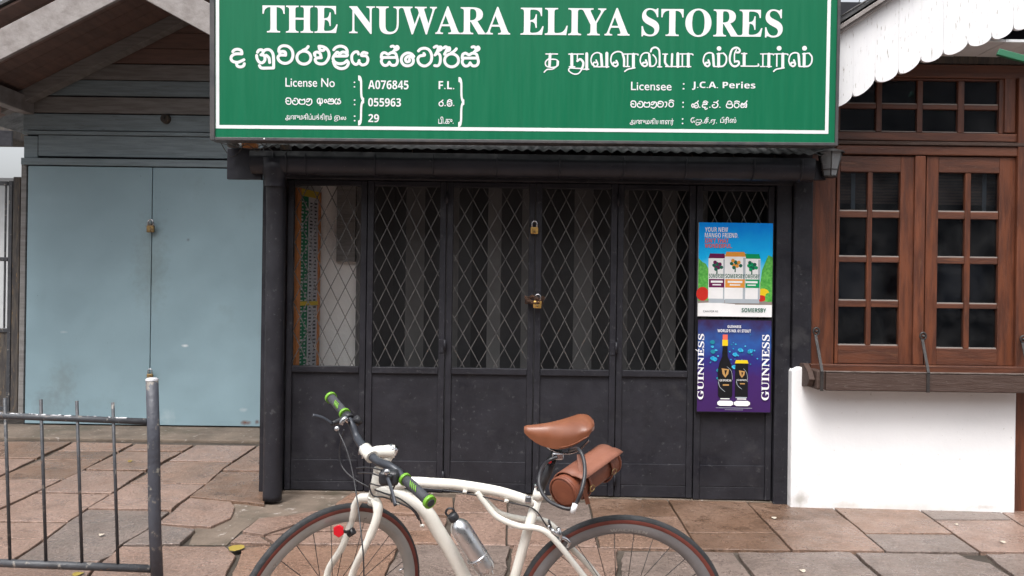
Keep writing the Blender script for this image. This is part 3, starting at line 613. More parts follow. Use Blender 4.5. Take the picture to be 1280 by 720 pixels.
def ST_(name, body, r_, off=0.0):
    mb = MB(); a = SL(r_[0], (r_[1] + r_[3]) / 2)[0]; b = SL(r_[2], (r_[1] + r_[3]) / 2)[0]; xm = (r_[0] + r_[2]) / 2
    put_text(mb, body, a, SL(xm, r_[3])[1], b, SL(xm, r_[1])[1], -.0015, off); W(mb, name, M['letter'])
ST_('title_lettering', bold_serif('THE NUWARA ELIYA STORES'), (329.5, 10.5, 977, 45.5), .004)
ST_('lettering', 'License No', (357.5, 98.2, 419, 109.2), .006); ST_('lettering', ':', (442.5, 102.5, 444.6, 110)); ST_('lettering', ':', (442.5, 124.5, 444.6, 132)); ST_('lettering', ':', (442.5, 144.5, 444.6, 152))
ST_('lettering', bold_sans('A076845'), (460.5, 101, 511, 112)); ST_('lettering', bold_sans('055963'), (460.5, 123, 501.5, 133.5)); ST_('lettering', bold_sans('29'), (460.5, 142.8, 474, 153))
ST_('lettering', bold_sans('F.L.'), (548.5, 102, 568, 112))
ST_('brace_mark', '}', (448, 95, 455.5, 157), .01); ST_('brace_mark', '}', (573, 97, 580.5, 159), .01)
ST_('lettering', 'Licensee', (788.5, 103, 839, 113.5), .006); ST_('lettering', ':', (853, 104.5, 855.2, 112.5)); ST_('lettering', ':', (852.5, 127.5, 854.5, 135)); ST_('lettering', ':', (852, 148, 854, 155.5))
ST_('lettering', bold_sans('J.C.A. Peries'), (864.5, 102.5, 943.5, 113))
ST_('tamil_lettering', 'அனுமதிப்பத்திரம்', (357, 142, 415, 152.5), .012); ST_('tamil_lettering', 'இல', (418, 144.5, 433, 152), .012); ST_('tamil_lettering', 'பி.கு.', (548, 146, 567, 155), .012)
ST_('tamil_lettering', 'அனுமதியாளர்', (787, 148, 842, 158), .012); ST_('tamil_lettering', 'ேஜ.சீ.ஏ.', (863, 147, 896, 157), .012); ST_('tamil_lettering', 'பீரிஸ்', (900, 146.5, 920, 155.5), .012)
def pen(name, strokes, ox, oy, sc, wd, dots=()):
    mb = MB()
    for st in strokes:
        w_ = wd
        if isinstance(st[0], (int, float)): w_, st = st[0], st[1]; w_ = w_ * .82 if w_ > 20 else w_ * .92
        pts = [SL(ox + p[0] / sc, oy + p[1] / sc) for p in st]; ribbon(mb, pts, w_ / sc * kk, -.0015)
    for (x, y, r_) in dots:
        cx, cz = SL(ox + x / sc, oy + y / sc); q = r_ / sc * kk
        mb.add([(cx + q * math.cos(a * math.pi / 8), -.0018, cz + q * math.sin(a * math.pi / 8)) for a in range(16)], [tuple(range(16))])
    W(mb, name, M['letter'])
circ = lambda cx, cy, rx_, ry_=None, a0=0, a1=360, n=14: [(cx + rx_ * math.cos(R(a0 + (a1 - a0) * i / n)), cy + (ry_ or rx_) * math.sin(R(a0 + (a1 - a0) * i / n))) for i in range(n + 1)]
sinh1 = [[(65, 124), (85, 106), (120, 101), (150, 114), (156, 143)], [(156, 146), (95, 146), (57, 165), (48, 195), (65, 220), (110, 230), (150, 216), (176, 204)], [(100, 238), (110, 265), (140, 275), (170, 265), (180, 243)],
         [(312, 130), (326, 110), (352, 106), (370, 124), (358, 148), (345, 156)], [(303, 162), (308, 195), (330, 228), (362, 233), (385, 205), (380, 165), (350, 156)], [(368, 126), (395, 105), (435, 108), (463, 140), (471, 190), (471, 284)], [(471, 285), (400, 287), (348, 285), (330, 262)], [(398, 160), (425, 185), (432, 232)],
         [(524, 122), (532, 85), (570, 66), (620, 75), (655, 110), (665, 160), (648, 210), (605, 238), (560, 236), (526, 212), (516, 178), (540, 158), (592, 160)], [(540, 158), (533, 132), (560, 122), (588, 130), (592, 160)],
         [(818, 74), (800, 95), (765, 112)], circ(774, 183, 70, 64),
         [(925, 70), (965, 76), (1003, 98), (1024, 140), (1018, 190), (985, 235), (940, 246), (900, 233), (886, 203), (905, 187), (948, 184)], [(885, 165), (880, 140), (905, 128), (935, 142), (946, 182)], [(925, 72), (935, 106), (968, 112), (984, 90)],
         [(1072, 106), (1095, 82), (1140, 70), (1185, 84), (1205, 116), (1203, 150)], [(1085, 152), (1105, 130), (1132, 142), (1160, 128), (1198, 138), (1205, 165), (1150, 168), (1090, 168)], [(1085, 150), (1064, 188), (1080, 225), (1120, 243), (1170, 238), (1204, 212)], [(1066, 220), (1088, 268), (1140, 292), (1192, 280), (1216, 245), (1214, 225)]]
pen('sinhala_lettering', sinh1[:3], 284, 50, 8, 29); pen('sinhala_lettering', sinh1[3:], 284, 50, 8, 29)
hal = lambda dx, dy: [[(372 + dx, 135 + dy), (395 + dx, 112 + dy), (404 + dx, 92 + dy), (385 + dx, 70 + dy), (364 + dx, 74 + dy)], [(404 + dx, 84 + dy), (425 + dx, 72 + dy), (434 + dx, 92 + dy), (412 + dx, 108 + dy)]]
sa = lambda dx, dy: [[(265 + dx, 182 + dy), (272 + dx, 146 + dy), (300 + dx, 134 + dy), (334 + dx, 150 + dy), (365 + dx, 134 + dy), (405 + dx, 142 + dy), (420 + dx, 178 + dy)], [(266 + dx, 182 + dy), (420 + dx, 182 + dy)],
                     [(275 + dx, 186 + dy), (266 + dx, 225 + dy), (290 + dx, 258 + dy), (325 + dx, 256 + dy), (345 + dx, 228 + dy)], [(345 + dx, 232 + dy), (370 + dx, 258 + dy), (410 + dx, 254 + dy), (427 + dx, 220 + dy), (420 + dx, 185 + dy)]] + hal(dx, dy)
sinh2 = [[(38, 148), (28, 126), (-4, 132), (-28, 165), (-24, 220), (6, 250), (36, 238), (44, 212)], [(44, 232), (75, 256), (118, 242), (132, 202), (115, 168), (66, 162), (86, 132), (124, 140)]] + sa(0, 0) + \
        [[(590, 172), (560, 143), (515, 140), (475, 170), (465, 215), (490, 255), (535, 264), (575, 245), (585, 205), (565, 176), (530, 172), (506, 198), (518, 224), (545, 218), (545, 198)],
         [(636, 118), (660, 97), (705, 91), (745, 111), (767, 160), (760, 222), (720, 260), (680, 264), (642, 240), (630, 198), (650, 168), (696, 160), (690, 142)],
         [(800, 158), (830, 140), (852, 168), (852, 225), (832, 262), (797, 262)], [(792, 82), (815, 70), (832, 82), (828, 110), (808, 150)], [(832, 84), (858, 78), (864, 100), (838, 114)],
         [(888, 88), (905, 76), (922, 86), (915, 112), (895, 150)], [(922, 90), (944, 86), (946, 108), (922, 118)], [(1014, 96), (992, 120), (962, 138)], circ(966, 210, 70, 64)] + sa(806, 6)
pen('sinhala_lettering', sinh2[:2], 444, 50, 8, 28); pen('sinhala_lettering', sinh2[2:], 444, 50, 8, 28)
tam1 = [(12, [(60, 105), (165, 105)]), (30, [(98, 108), (92, 212)]), (13, [(84, 148), (56, 178), (64, 214), (108, 226)]), (13, [(108, 226), (150, 220), (170, 190), (158, 158), (110, 152)]), (26, [(166, 205), (168, 172)]), (13, [(165, 212), (120, 240), (72, 244), (45, 268)]),
        (12, [(268, 106), (400, 106)]), (32, [(295, 108), (295, 216)]), (12, [(272, 220), (322, 220)]), (12, [(345, 110), (345, 172)]), (25, [(345, 168), (372, 152), (398, 180), (395, 215), (382, 240)]), (13, [(385, 236), (325, 234), (278, 232), (268, 256), (310, 284), (355, 280), (386, 244)]), (32, [(430, 102), (430, 240)]), (12, [(395, 242), (448, 242)]),
        (15, [(512, 182), (494, 182), (490, 205), (512, 218), (530, 198), (515, 160)]), (13, [(482, 205), (468, 165), (480, 118), (515, 94), (552, 102), (568, 150), (568, 215)]), (28, [(560, 110), (568, 212)]), (12, [(495, 220), (630, 220)]), (32, [(612, 98), (612, 218)]),
        (18, [(690, 184), (674, 182), (668, 204), (692, 216), (712, 198), (698, 165)]), (14, [(664, 206), (648, 165), (660, 110), (705, 84), (748, 94), (764, 135), (768, 215)]), (24, [(755, 105), (768, 150), (768, 215)]), (12, [(770, 106), (885, 106), (894, 116)]), (14, [(800, 108), (800, 216)]), (32, [(853, 108), (853, 226)]), (14, [(866, 230), (805, 242), (775, 262)]), (12, [(782, 218), (818, 218)]),
        (18, [(958, 184), (942, 184), (936, 205), (958, 216), (978, 198), (965, 160)]), (14, [(930, 206), (914, 165), (930, 112), (968, 94), (1000, 114), (1004, 215)]), (26, [(996, 112), (1004, 212)]), (14, [(1004, 216), (1038, 212), (1060, 180), (1054, 140), (1030, 112)]), (18, [(1010, 84), (1020, 58), (1052, 46), (1082, 66), (1090, 110), (1090, 220)]), (12, [(1072, 221), (1110, 221)]),
        (12, [(1118, 106), (1162, 106)]), (24, [(1142, 108), (1140, 180), (1164, 214)]), (24, [(1204, 106), (1200, 216)]), (12, [(1145, 218), (1278, 218)]), (32, [(1255, 102), (1255, 218)])]
pen('tamil_lettering', tam1[:6], 674, 54, 7.273, 14); pen('tamil_lettering', tam1[6:], 674, 54, 7.273, 14)
tsa = lambda d: [(18, [(246 + d, 184), (230 + d, 184), (226 + d, 206), (246 + d, 216), (264 + d, 198), (252 + d, 160)]), (14, [(220 + d, 206), (206 + d, 165), (222 + d, 112), (262 + d, 94), (298 + d, 114), (302 + d, 215)]), (26, [(294 + d, 112), (302 + d, 212)]), (32, [(345 + d, 106), (345 + d, 214)]), (12, [(302 + d, 218), (372 + d, 218)]), (12, [(330 + d, 104), (388 + d, 98)]), (16, [(388 + d, 98), (414 + d, 130), (412 + d, 180), (385 + d, 214), (345 + d, 216)])]
taa = lambda d: [(12, [(-5 + d, 105), (98 + d, 105), (112 + d, 115)]), (14, [(16 + d, 106), (16 + d, 216)]), (32, [(70 + d, 106), (70 + d, 216)]), (11, [(-6 + d, 218), (36 + d, 218)]), (11, [(48 + d, 218), (94 + d, 218)])]
pen('tamil_lettering', taa(0), 850, 54, 7.273, 14)
tam2 = tsa(0) + [(20, [(510, 92), (532, 88), (534, 66), (508, 48), (470, 62), (450, 108), (446, 165), (466, 206), (500, 216), (528, 196), (524, 172), (502, 172)]), (13, [(506, 66), (488, 110), (490, 180)]),
       (12, [(552, 102), (600, 102)]), (32, [(576, 104), (576, 208)]), (13, [(548, 214), (695, 214), (704, 196)])] + taa(730) + [(12, [(850, 105), (960, 105), (972, 115)]), (14, [(872, 106), (872, 216)]), (32, [(926, 106), (926, 226)]), (14, [(938, 230), (870, 242), (845, 262)])] + tsa(775)
pen('tamil_lettering', tam2, 850, 54, 7.273, 14, [(348, 56, 21), (892, 54, 22), (1122, 54, 22)])
# small Sinhala lines: unit-box glyph strokes
gl = {'ba': [[(.1, .3), (.3, .05), (.75, .1), (.9, .5), (.75, .9), (.3, .9), (.1, .55), (.3, .45), (.55, .5)]], 'la': [[(.5, .5), (.3, .35), (.1, .5), (.1, .8), (.5, 1.), (.9, .8), (.9, .3), (.6, .1), (.35, .15)]],
      'pa': [[(.15, .2), (.5, .35), (.85, .2)], [(.15, .2), (.05, .6), (.2, .9), (.8, .9), (.95, .6), (.85, .2)]], 'tra': [[(.15, .3), (.4, .15), (.6, .35), (.3, .6), (.1, .5)], [(.6, .15), (.9, .3), (.9, .8), (.5, 1.1), (.1, .95)]],
      'a': [[(.5, .1), (.2, .2), (.1, .6), (.35, .85), (.5, .5), (.5, .1)], [(.5, .5), (.7, .85), (.9, .6), (.8, .15)], [(.55, .8), (.55, 1.1)]], 'am': [circ(.5, .5, .28, .22)], 'ka': [[(.1, .3), (.3, .15), (.5, .3), (.7, .15), (.9, .35), (.9, .8), (.5, .9), (.1, .8), (.1, .5), (.9, .5)]],
      'ya': [[(.3, .15), (.08, .4), (.1, .8), (.4, .9), (.5, .6), (.6, .9), (.92, .75), (.85, .4), (.5, .3), (.8, .15)]], 'dha': [[(.1, .3), (.4, .1), (.85, .2), (.95, .6), (.7, .9), (.25, .9), (.08, .6), (.3, .4), (.6, .45)]], 'aa': [[(.3, .2), (.7, .25), (.7, .7), (.35, .95)]],
      'ri': [circ(.5, .55, .36, .36), [(.2, .05), (.5, -.1), (.9, .05)]], 'ra': [circ(.5, .6, .36, .33), [(.5, .25), (.8, .0)]], 'je': [circ(.2, .6, .16, .25), [(.45, .35), (.7, .15), (.95, .4), (.95, .8), (.6, .95), (.42, .7), (.7, .6)], [(.8, .1), (1., -.1)]],
      'di': [[(.2, .2), (.6, .15), (.8, .4), (.2, .45), (.15, .8), (.6, .85)], [(.4, .9), (.6, 1.15), (.85, 1.)], [(.3, .0), (.6, -.1), (.9, .1)]], 'e': [[(.3, .1), (.8, .2), (.9, .6), (.6, .9), (.2, .85), (.1, .55), (.4, .45)], [(.7, .1), (.95, -.15)]],
      'pi': [[(.15, .3), (.5, .4), (.85, .3)], [(.15, .3), (.05, .6), (.2, .9), (.8, .9), (.95, .6), (.85, .3)], [(.2, .1), (.5, -.1), (.85, .1)]], 's': [[(.1, .5), (.2, .25), (.5, .35), (.75, .2), (.9, .5), (.1, .5), (.15, .85), (.45, .85), (.55, .75), (.85, .85), (.9, .5)], [(.75, .2), (.95, -.1)]], '.': [[(.3, .85), (.45, .85)]], 'bi': [[(.1, .4), (.3, .25), (.8, .3), (.9, .6), (.7, .9), (.25, .9), (.1, .6)], [(.35, .6), (.6, .6)], [(.15, .15), (.5, -.08), (.9, .12)]]}
def smallword(seq, x0, y0, x1, h):
    wt = {'.': .4, 'am': .6, 'aa': .6, ' ': .6}; tot = sum(wt.get(q, 1) for q in seq); u = (x1 - x0) / tot; x = x0; st = []
    for q in seq:
        if q == ' ': pen('sinhala_lettering', st, 0, 0, 1, 1.35); st = []
        if q != ' ':
            for s_ in gl[q]: st.append([(x + p[0] * u * wt.get(q, 1) * .95, y0 + p[1] * h) for p in s_])
        x += u * wt.get(q, 1)
    pen('sinhala_lettering', st, 0, 0, 1, 1.35)
smallword(['ba', 'la', 'pa', 'tra', ' ', 'a', 'am', 'ka', 'ya'], 357, 122.5, 427, 8.6)
smallword(['ra', '.', 'bi', '.'], 548, 125.5, 569, 8); smallword(['ba', 'la', 'pa', 'tra', 'dha', 'aa', 'ri'], 787.5, 126.3, 843, 8.4)
smallword(['je', '.', 'di', '.', 'e', '.', ' ', 'pi', 'ri', 's'], 864, 127.5, 934, 8.2)
W(MB().lathe([(0, -.004), (.005, -.003), (.006, 0)], (SL(331, 171)[0], -.012, .01), (0, 1, 0), 8), 'screw', M['letter'])
sg.rotation_euler = (R(1.6), -.005, 0)
for x in (-1.3, .2, 1.5): MB().beam((x, SGY + .13, so.z + .35), (x, .3, so.z + .35), .05, .05).build('sign_support', M['gatewood'], shop)
# loose wires under the left end of the sign
wr = thing('loose_wires', P(285, 183, -.42), 'tangle of thin wires and scraps under the left end of the green sign', 'wires')
for pts in ([(276, 178), (281, 187), (289, 196), (299, 190), (305, 178)], [(282, 178), (296, 184), (310, 181), (322, 189), (334, 179)], [(356, 193), (361, 185), (361, 177)], [(268, 177), (290, 182), (312, 186), (338, 184), (352, 178)], [(324, 178), (334, 184), (342, 190)]):
    MB().tube(cat([P(a, b, -.4 + .02 * (i % 2)) for i, (a, b) in enumerate(pts)], 5), .0028, 5).build('wire', M['iron'], wr)
for q in ((302, 179, 320, 184), (350, 181, 362, 187), (284, 178, 296, 183)): bxp(*q, -.36, .05).build('scrap', M['gatewood'] if q[0] != 302 else M['orange'], wr)

# ------------------------------------------------------------ posters on the right leaf
def poster(x0, y0, x1, y1, Y, label, name):
    X0, X1, Z0, Z1 = rect(x0, y0, x1, y1, Y); o = thing(name, ((X0 + X1) / 2, Y, Z0), label, 'poster')
    fx = lambda u: X0 + (X1 - X0) * u; fz = lambda v: Z1 - (Z1 - Z0) * v
    return o, fx, fz, (X1 - X0), (Z1 - Z0)
def gradient(name, stops, z0, z1):
    m = bpy.data.materials.new(name); m.use_nodes = True; N = m.node_tree.nodes; L = m.node_tree.links
    geo = N.new('ShaderNodeNewGeometry'); sp = N.new('ShaderNodeSeparateXYZ'); L.new(geo.outputs['Position'], sp.inputs[0])
    mr = N.new('ShaderNodeMapRange'); mr.inputs[1].default_value = z0; mr.inputs[2].default_value = z1; L.new(sp.outputs[2], mr.inputs[0])
    nz = N.new('ShaderNodeTexNoise'); nz.inputs['Scale'].default_value = 14; L.new(geo.outputs['Position'], nz.inputs['Vector'])
    ma = N.new('ShaderNodeMath'); ma.operation = 'MULTIPLY_ADD'; L.new(nz.outputs[0], ma.inputs[0]); ma.inputs[1].default_value = .25; L.new(mr.outputs[0], ma.inputs[2])
    sb = N.new('ShaderNodeMath'); sb.operation = 'SUBTRACT'; sb.inputs[1].default_value = .125; L.new(ma.outputs[0], sb.inputs[0])
    cr_ = N.new('ShaderNodeValToRGB'); L.new(sb.outputs[0], cr_.inputs[0]); el = cr_.color_ramp.elements
    el[0].position, el[0].color = stops[0][0], (*stops[0][1], 1); el[1].position, el[1].color = stops[-1][0], (*stops[-1][1], 1)
    for p, c in stops[1:-1]: e_ = el.new(p); e_.color = (*c, 1)
    b = N['Principled BSDF']; L.new(cr_.outputs[0], b.inputs['Base Color']); b.inputs['Roughness'].default_value = .5; b.inputs['Specular IOR Level'].default_value = .15; return m
po, fx, fz, pw, ph = poster(873, 278.5, 965.5, 396, -.055, 'upper poster, bright blue and green with three drink cans, on the right door leaf', 'can_poster')
MB().box(fx(0), fx(1), -.055, -.03, fz(1), fz(0)).build('board', flat('poster_edge', (.5, .5, .52)), po, bevel=.002)
gsky = gradient('poster_sky_print', [(0, (.8, .9, .95)), (.25, (.3, .75, .95)), (.55, (.01, .5, .95)), (1, (.0, .27, .9))], fz(.85), fz(0))
pc = {'w': flat('print_white', (.92, .92, .92)), 'r': flat('print_red', (.6, .03, .02)), 'salmon': flat('print_salmon', (.85, .16, .1)), 'g': pm('print_leaf_green', (.06, .36, .05), (.16, .55, .1), sc=60, rough=.4, bump=0), 'dg': flat('print_dark_green', (.01, .13, .08)),
      'o': flat('print_orange', (.8, .33, .05)), 'pu': flat('print_purple', (.15, .01, .08)), 'gr': flat('print_can_green', (.0, .33, .12)), 'y': flat('print_yellow', (.85, .6, .02)), 'sil': flat('print_silver', (.45, .5, .55)), 'wood': flat('print_wood', (.3, .25, .22)),
      'k': flat('print_black', (.01, .01, .012)), 'cy': pm('print_cyan', (.0, .3, .6), (.1, .6, .8), sc=70, rough=.4, bump=0), 'gold': flat('print_gold', (.5, .28, .1)), 'tur': flat('print_turquoise', (.02, .25, .35))}
pn_ = list(pc.keys()); pml = [pc[k] for k in pn_]
LZ = [0]
def pz(Y): LZ[0] += 1; return Y - .0004 - .00005 * LZ[0]
def q4(mb, fx, fz, u0, v0, u1, v1, c, Y): y = pz(Y); mb.add([(fx(u0), y, fz(v1)), (fx(u1), y, fz(v1)), (fx(u1), y, fz(v0)), (fx(u0), y, fz(v0))], [(0, 1, 2, 3)], pn_.index(c))
def pg(mb, fx, fz, pts, c, Y): y = pz(Y); mb.add([(fx(u), y, fz(v)) for u, v in pts], [tuple(range(len(pts)))], pn_.index(c))
def tx(mb, fx, fz, s, u0, v0, u1, v1, c, Y, off=.0): put_text(mb, s, fx(u0), fz(v1), fx(u1), fz(v0), pz(Y), off, pn_.index(c))
Yp = -.055
MB().add([(fx(0), Yp - .0003, fz(.88)), (fx(1), Yp - .0003, fz(.88)), (fx(1), Yp - .0003, fz(0)), (fx(0), Yp - .0003, fz(0))], [(0, 1, 2, 3)]).build('sky_print', gsky, po)
mb = MB()
bl_ = lambda cx, cy, rx_, ry_, n=20, j=.12, s=1: [(cx + rx_ * math.cos(2 * math.pi * k / n) * (1 + j * math.sin(k * 5.3 * s)), cy + ry_ * math.sin(2 * math.pi * k / n) * (1 + j * math.cos(k * 7.1))) for k in range(n)]
pg(mb, fx, fz, bl_(.5, .44, .3, .12, 20, .1), 'w', Yp)
pg(mb, fx, fz, [(0, .84), (0, .38), (.05, .42), (.1, .44), (.14, .5), (.2, .52), (.24, .6), (.24, .84)], 'g', Yp); pg(mb, fx, fz, [(.78, .84), (.84, .62), (.86, .5), (.9, .42), (.94, .34), (1, .36), (1, .84)], 'g', Yp)
pg(mb, fx, fz, [(0, .835), (.3, .82), (.7, .83), (1, .835), (1, .9), (0, .9)], 'wood', Yp); q4(mb, fx, fz, 0, .87, 1, .998, 'w', Yp); pg(mb, fx, fz, [(0, .86), (.2, .85), (.5, .865), (.5, .9), (0, .9)], 'w', Yp)
pg(mb, fx, fz, circ(.06, .76, .085, .075)[:-1], 'r', Yp); pg(mb, fx, fz, circ(.88, .745, .08, .05)[:-1], 'y', Yp); pg(mb, fx, fz, circ(.85, .8, .07, .035)[:-1], 'r', Yp); pg(mb, fx, fz, circ(.95, .79, .045, .05)[:-1], 'g', Yp)
for (cx, top, wd, c) in ((.25, .33, .115, 'pu'), (.72, .33, .115, 'gr'), (.495, .31, .142, 'o')):
    q4(mb, fx, fz, cx - wd * .93, .8, cx + wd * .93, .855, 'sil', Yp); pg(mb, fx, fz, [(cx - wd, top + .05), (cx + wd, top + .05), (cx + wd, .81), (cx - wd, .81)], 'w', Yp)
    q4(mb, fx, fz, cx + wd * .75, top + .06, cx + wd * .98, .81, 'sil', Yp)
    pg(mb, fx, fz, [(cx - wd * .85, top), (cx + wd * .85, top), (cx + wd, top + .05), (cx - wd, top + .05)], c, Yp)
    for k in range(9): pg(mb, fx, fz, circ(cx + wd * .5 * math.cos(k * 2.4) * (.3 + .1 * k), top + .13 + .045 * math.sin(k * 2.4) * (.3 + .09 * k), .026, .02, n=7)[:-1], ('dg', c)[k % 2] if c != 'gr' else ('gr', 'dg')[k % 2], Yp)
    q4(mb, fx, fz, cx - .008, top + .17, cx + .008, top + .215, 'dg', Yp)
    q4(mb, fx, fz, cx - wd * .93, .60, cx + wd * .93, .69, c, Yp); tx(mb, fx, fz, bold_sans('SOMERSBY'), cx - wd * .93, .545, cx + wd * .93, .59, 'dg', Yp)
    q4(mb, fx, fz, cx - wd * .7, .618, cx + wd * .7, .64, 'w', Yp); q4(mb, fx, fz, cx - wd * .5, .655, cx + wd * .5, .668, 'w', Yp)
tx(mb, fx, fz, bold_sans('YOUR NEW'), .08, .05, .39, .1, 'w', Yp); tx(mb, fx, fz, bold_sans('MANGO FRIEND.'), .08, .11, .53, .16, 'w', Yp)
tx(mb, fx, fz, bold_sans('ISN’T THAT'), .08, .17, .4, .215, 'salmon', Yp); tx(mb, fx, fz, bold_sans('WONDERFUL.'), .08, .225, .45, .27, 'salmon', Yp)
tx(mb, fx, fz, bold_sans('SOMERSBY'), .59, .905, .92, .95, 'dg', Yp); tx(mb, fx, fz, 'CAN FOR RS', .07, .935, .27, .955, 'k', Yp)
mb.build('print', pml, po)
po, fx, fz, pw, ph = poster(870.5, 399, 965, 516, -.05, 'lower poster, dark purple with a stout bottle and can, under the blue poster', 'bottle_poster')
Yp = -.05
MB().box(fx(0), fx(1), -.05, -.028, fz(1), fz(0)).build('board', pc['k'], po, bevel=.002)
gn = gradient('poster_night_print', [(0, (.05, .018, .10)), (.35, (.055, .02, .13)), (.55, (.03, .03, .2)), (.75, (.03, .1, .35)), (1, (.045, .02, .07))], fz(1), fz(0))
MB().add([(fx(.015), Yp - .0003, fz(.99)), (fx(.985), Yp - .0003, fz(.99)), (fx(.985), Yp - .0003, fz(.01)), (fx(.015), Yp - .0003, fz(.01))], [(0, 1, 2, 3)]).build('night_print', gn, po)
mb = MB(); r2 = random.Random(3)
for k in range(46):
    u = min(.93, max(.12, r2.gauss(.5, .22))); v = min(.68, max(.15, r2.gauss(.4, .1))); s_ = r2.choice([.006, .01, .012, .02, .032]); pg(mb, fx, fz, bl_(u, v, s_, s_ * .7, 8, .2), r2.choice(['cy', 'tur', 'cy']), Yp)
pg(mb, fx, fz, [(.29, .82), (.28, .55), (.30, .47), (.335, .4), (.345, .2), (.40, .2), (.41, .4), (.455, .48), (.475, .55), (.475, .82), (.45, .84), (.31, .84)], 'k', Yp)
q4(mb, fx, fz, .335, .22, .41, .285, 'y', Yp); q4(mb, fx, fz, .34, .165, .405, .222, 'salmon', Yp); q4(mb, fx, fz, .51, .45, .68, .83, 'k', Yp); pg(mb, fx, fz, [(.52, .435), (.67, .435), (.685, .47), (.505, .47)], 'y', Yp); q4(mb, fx, fz, .52, .83, .67, .84, 'sil', Yp)
for cx, v0, sc_ in ((.38, .525, 1), (.6, .545, .8)):
    pg(mb, fx, fz, [(cx - .05 * sc_, v0), (cx + .05 * sc_, v0 + .01), (cx + .04 * sc_, v0 + .06 * sc_), (cx, v0 + .1 * sc_), (cx - .035 * sc_, v0 + .06 * sc_)], 'gold', Yp); pg(mb, fx, fz, [(cx - .012 * sc_, v0 + .02), (cx + .025 * sc_, v0 + .02), (cx, v0 + .075 * sc_)], 'k', Yp)
    for q in (0, 1): ribbon(mb, [(fx(cx - .09 * sc_), fz(v0 + (.12 + .03 * q) * sc_)), (fx(cx - .07 * sc_), fz(v0 + .2 * sc_)), (fx(cx - .0 * sc_), fz(v0 + .25 * sc_))], .002, pz(Yp), pn_.index('sil')); ribbon(mb, [(fx(cx + .02), fz(v0 - .02)), (fx(cx + .08 * sc_), fz(v0 + .03)), (fx(cx + .095 * sc_), fz(v0 + .12))], .002, pz(Yp), pn_.index('sil'))
    tx(mb, fx, fz, bold_serif('GUINNESS'), cx - .075 * sc_, v0 + .118 * sc_, cx + .08 * sc_, v0 + .14 * sc_, 'w', Yp); q4(mb, fx, fz, cx - .03 * sc_, v0 + .17 * sc_, cx + .05 * sc_, v0 + .185 * sc_, 'gold', Yp)
tx(mb, fx, fz, bold_sans('GUINNESS'), .4, .065, .58, .093, 'w', Yp); tx(mb, fx, fz, bold_sans('WORLD’S NO. 01 STOUT'), .27, .108, .71, .14, 'w', Yp)
for u0, u1 in ((.28, .49), (.5, .71)): pg(mb, fx, fz, [(u0 + .03, .87), (u1 - .03, .87), (u1, .885), (u1, .91), (u1 - .03, .925), (u0 + .03, .925), (u0, .91), (u0, .885)], 'w', Yp); q4(mb, fx, fz, u0 + .04, .845, u1 - .05, .855, 'w', Yp)
q4(mb, fx, fz, .26, .945, .74, .949, 'sil', Yp); q4(mb, fx, fz, .38, .965, .62, .968, 'sil', Yp)
def vert(u_base, s, v0, v1, du):      # vertical lettering reading upwards
    H = fz(v0) - fz(v1); y = pz(Yp)
    put_text(mb, s, 0, 0, H, 1, 0, .004, pn_.index('w'), fn=lambda X, Z: (fx(u_base + du * Z) if True else 0, y, fz(v1) + X))
vs_, fs_ = text2d(bold_serif('GUINNESS'), .006)
def vtext(u0, u1, v0, v1):
    a, b = min(v[0] for v in vs_), max(v[0] for v in vs_); c, d = min(v[1] for v in vs_), max(v[1] for v in vs_); y = pz(Yp)
    mb.add([(fx(u1 + (u0 - u1) * (z - c) / (d - c)), y, fz(v1) + (x - a) / (b - a) * (fz(v0) - fz(v1))) for x, z in vs_], fs_, pn_.index('w'))
vtext(.015, .095, .16, .86); vtext(.86, .96, .16, .86)
ribbon(mb, [(fx(-.015), fz(.33)), (fx(.02), fz(.345)), (fx(.06), fz(.34))], .005, pz(Yp), pn_.index('w'))
mb.build('print', pml, po)

# ------------------------------------------------------------ right-hand building: timber window, white wall, scalloped gable
WY = -.04
rbld = thing('timber_building', (P(1150, 600, WY).x, WY, 0), 'building right of the shop with brown timber windows, white wall and scalloped white gable', 'building')
wx0 = P(989.5, 550, -.1).x; wx1 = P(1270, 560, -.1).x
pts = [(wx0, -.08), (wx1, -.08), (wx1, P(1200, 478, -.1).z), (P(1012, 478, -.1).x, P(1012, 478, -.1).z), (P(1011, 462, -.1).x, P(1011, 459, -.1).z), (P(998, 459, -.1).x, P(998, 459, -.1).z), (P(990, 463, -.1).x, P(990, 463, -.1).z)]
MB().prism(pts, -.1, .2).build('white_wall', M['white'], rbld, bevel=.012, seg=3)
MB().box(wx1 + .004, wx1 + .6, -.06, .2, -.1, P(1200, 490, -.1).z).build('corner_post', M['brown'], rbld, bevel=.006)
bxp(1013.5, 193, 1043.5, 456, WY, .1).build('wall_stud', M['brown'], rbld, bevel=.005)
bxp(1046, 182.5, 1300, 194, WY - .02, .1).build('transom', M['brown_h'], rbld, bevel=.006)
bxp(1046, 177, 1300, 181.5, WY - .035, .1).build('drip_rail', M['silltop'], rbld, bevel=.004)
bxp(1040, 166, 1300, 176.4, WY - .01, .1).build('lower_rail', M['brown_h'], rbld, bevel=.006)
bxp(1020, 80, 1300, 97, WY - .01, .1).build('head_rail', M['brown_h'], rbld, bevel=.006)
bxp(1020, 60, 1330, 79.5, WY + .0, .1).build('head_beam', M['gatewood'], rbld, bevel=.006)
bxp(1256, 97, 1270, 166, WY - .008, .1).build('post', M['brown'], rbld, bevel=.006)
bxp(1271.5, 97, 1310, 480, WY - .03, .12).build('post', M['brown'], rbld, bevel=.006)
bxp(1142.5, 194.5, 1156, 456, WY - .012, .1).build('mullion_post', M['brown'], rbld, bevel=.006)
zb_ = P(1100, 480, WY).z; MB().box(jr + .02, 4.2, .5, .55, zb_, 3.6).build('inner_wall', M['dark_room'], rbld)
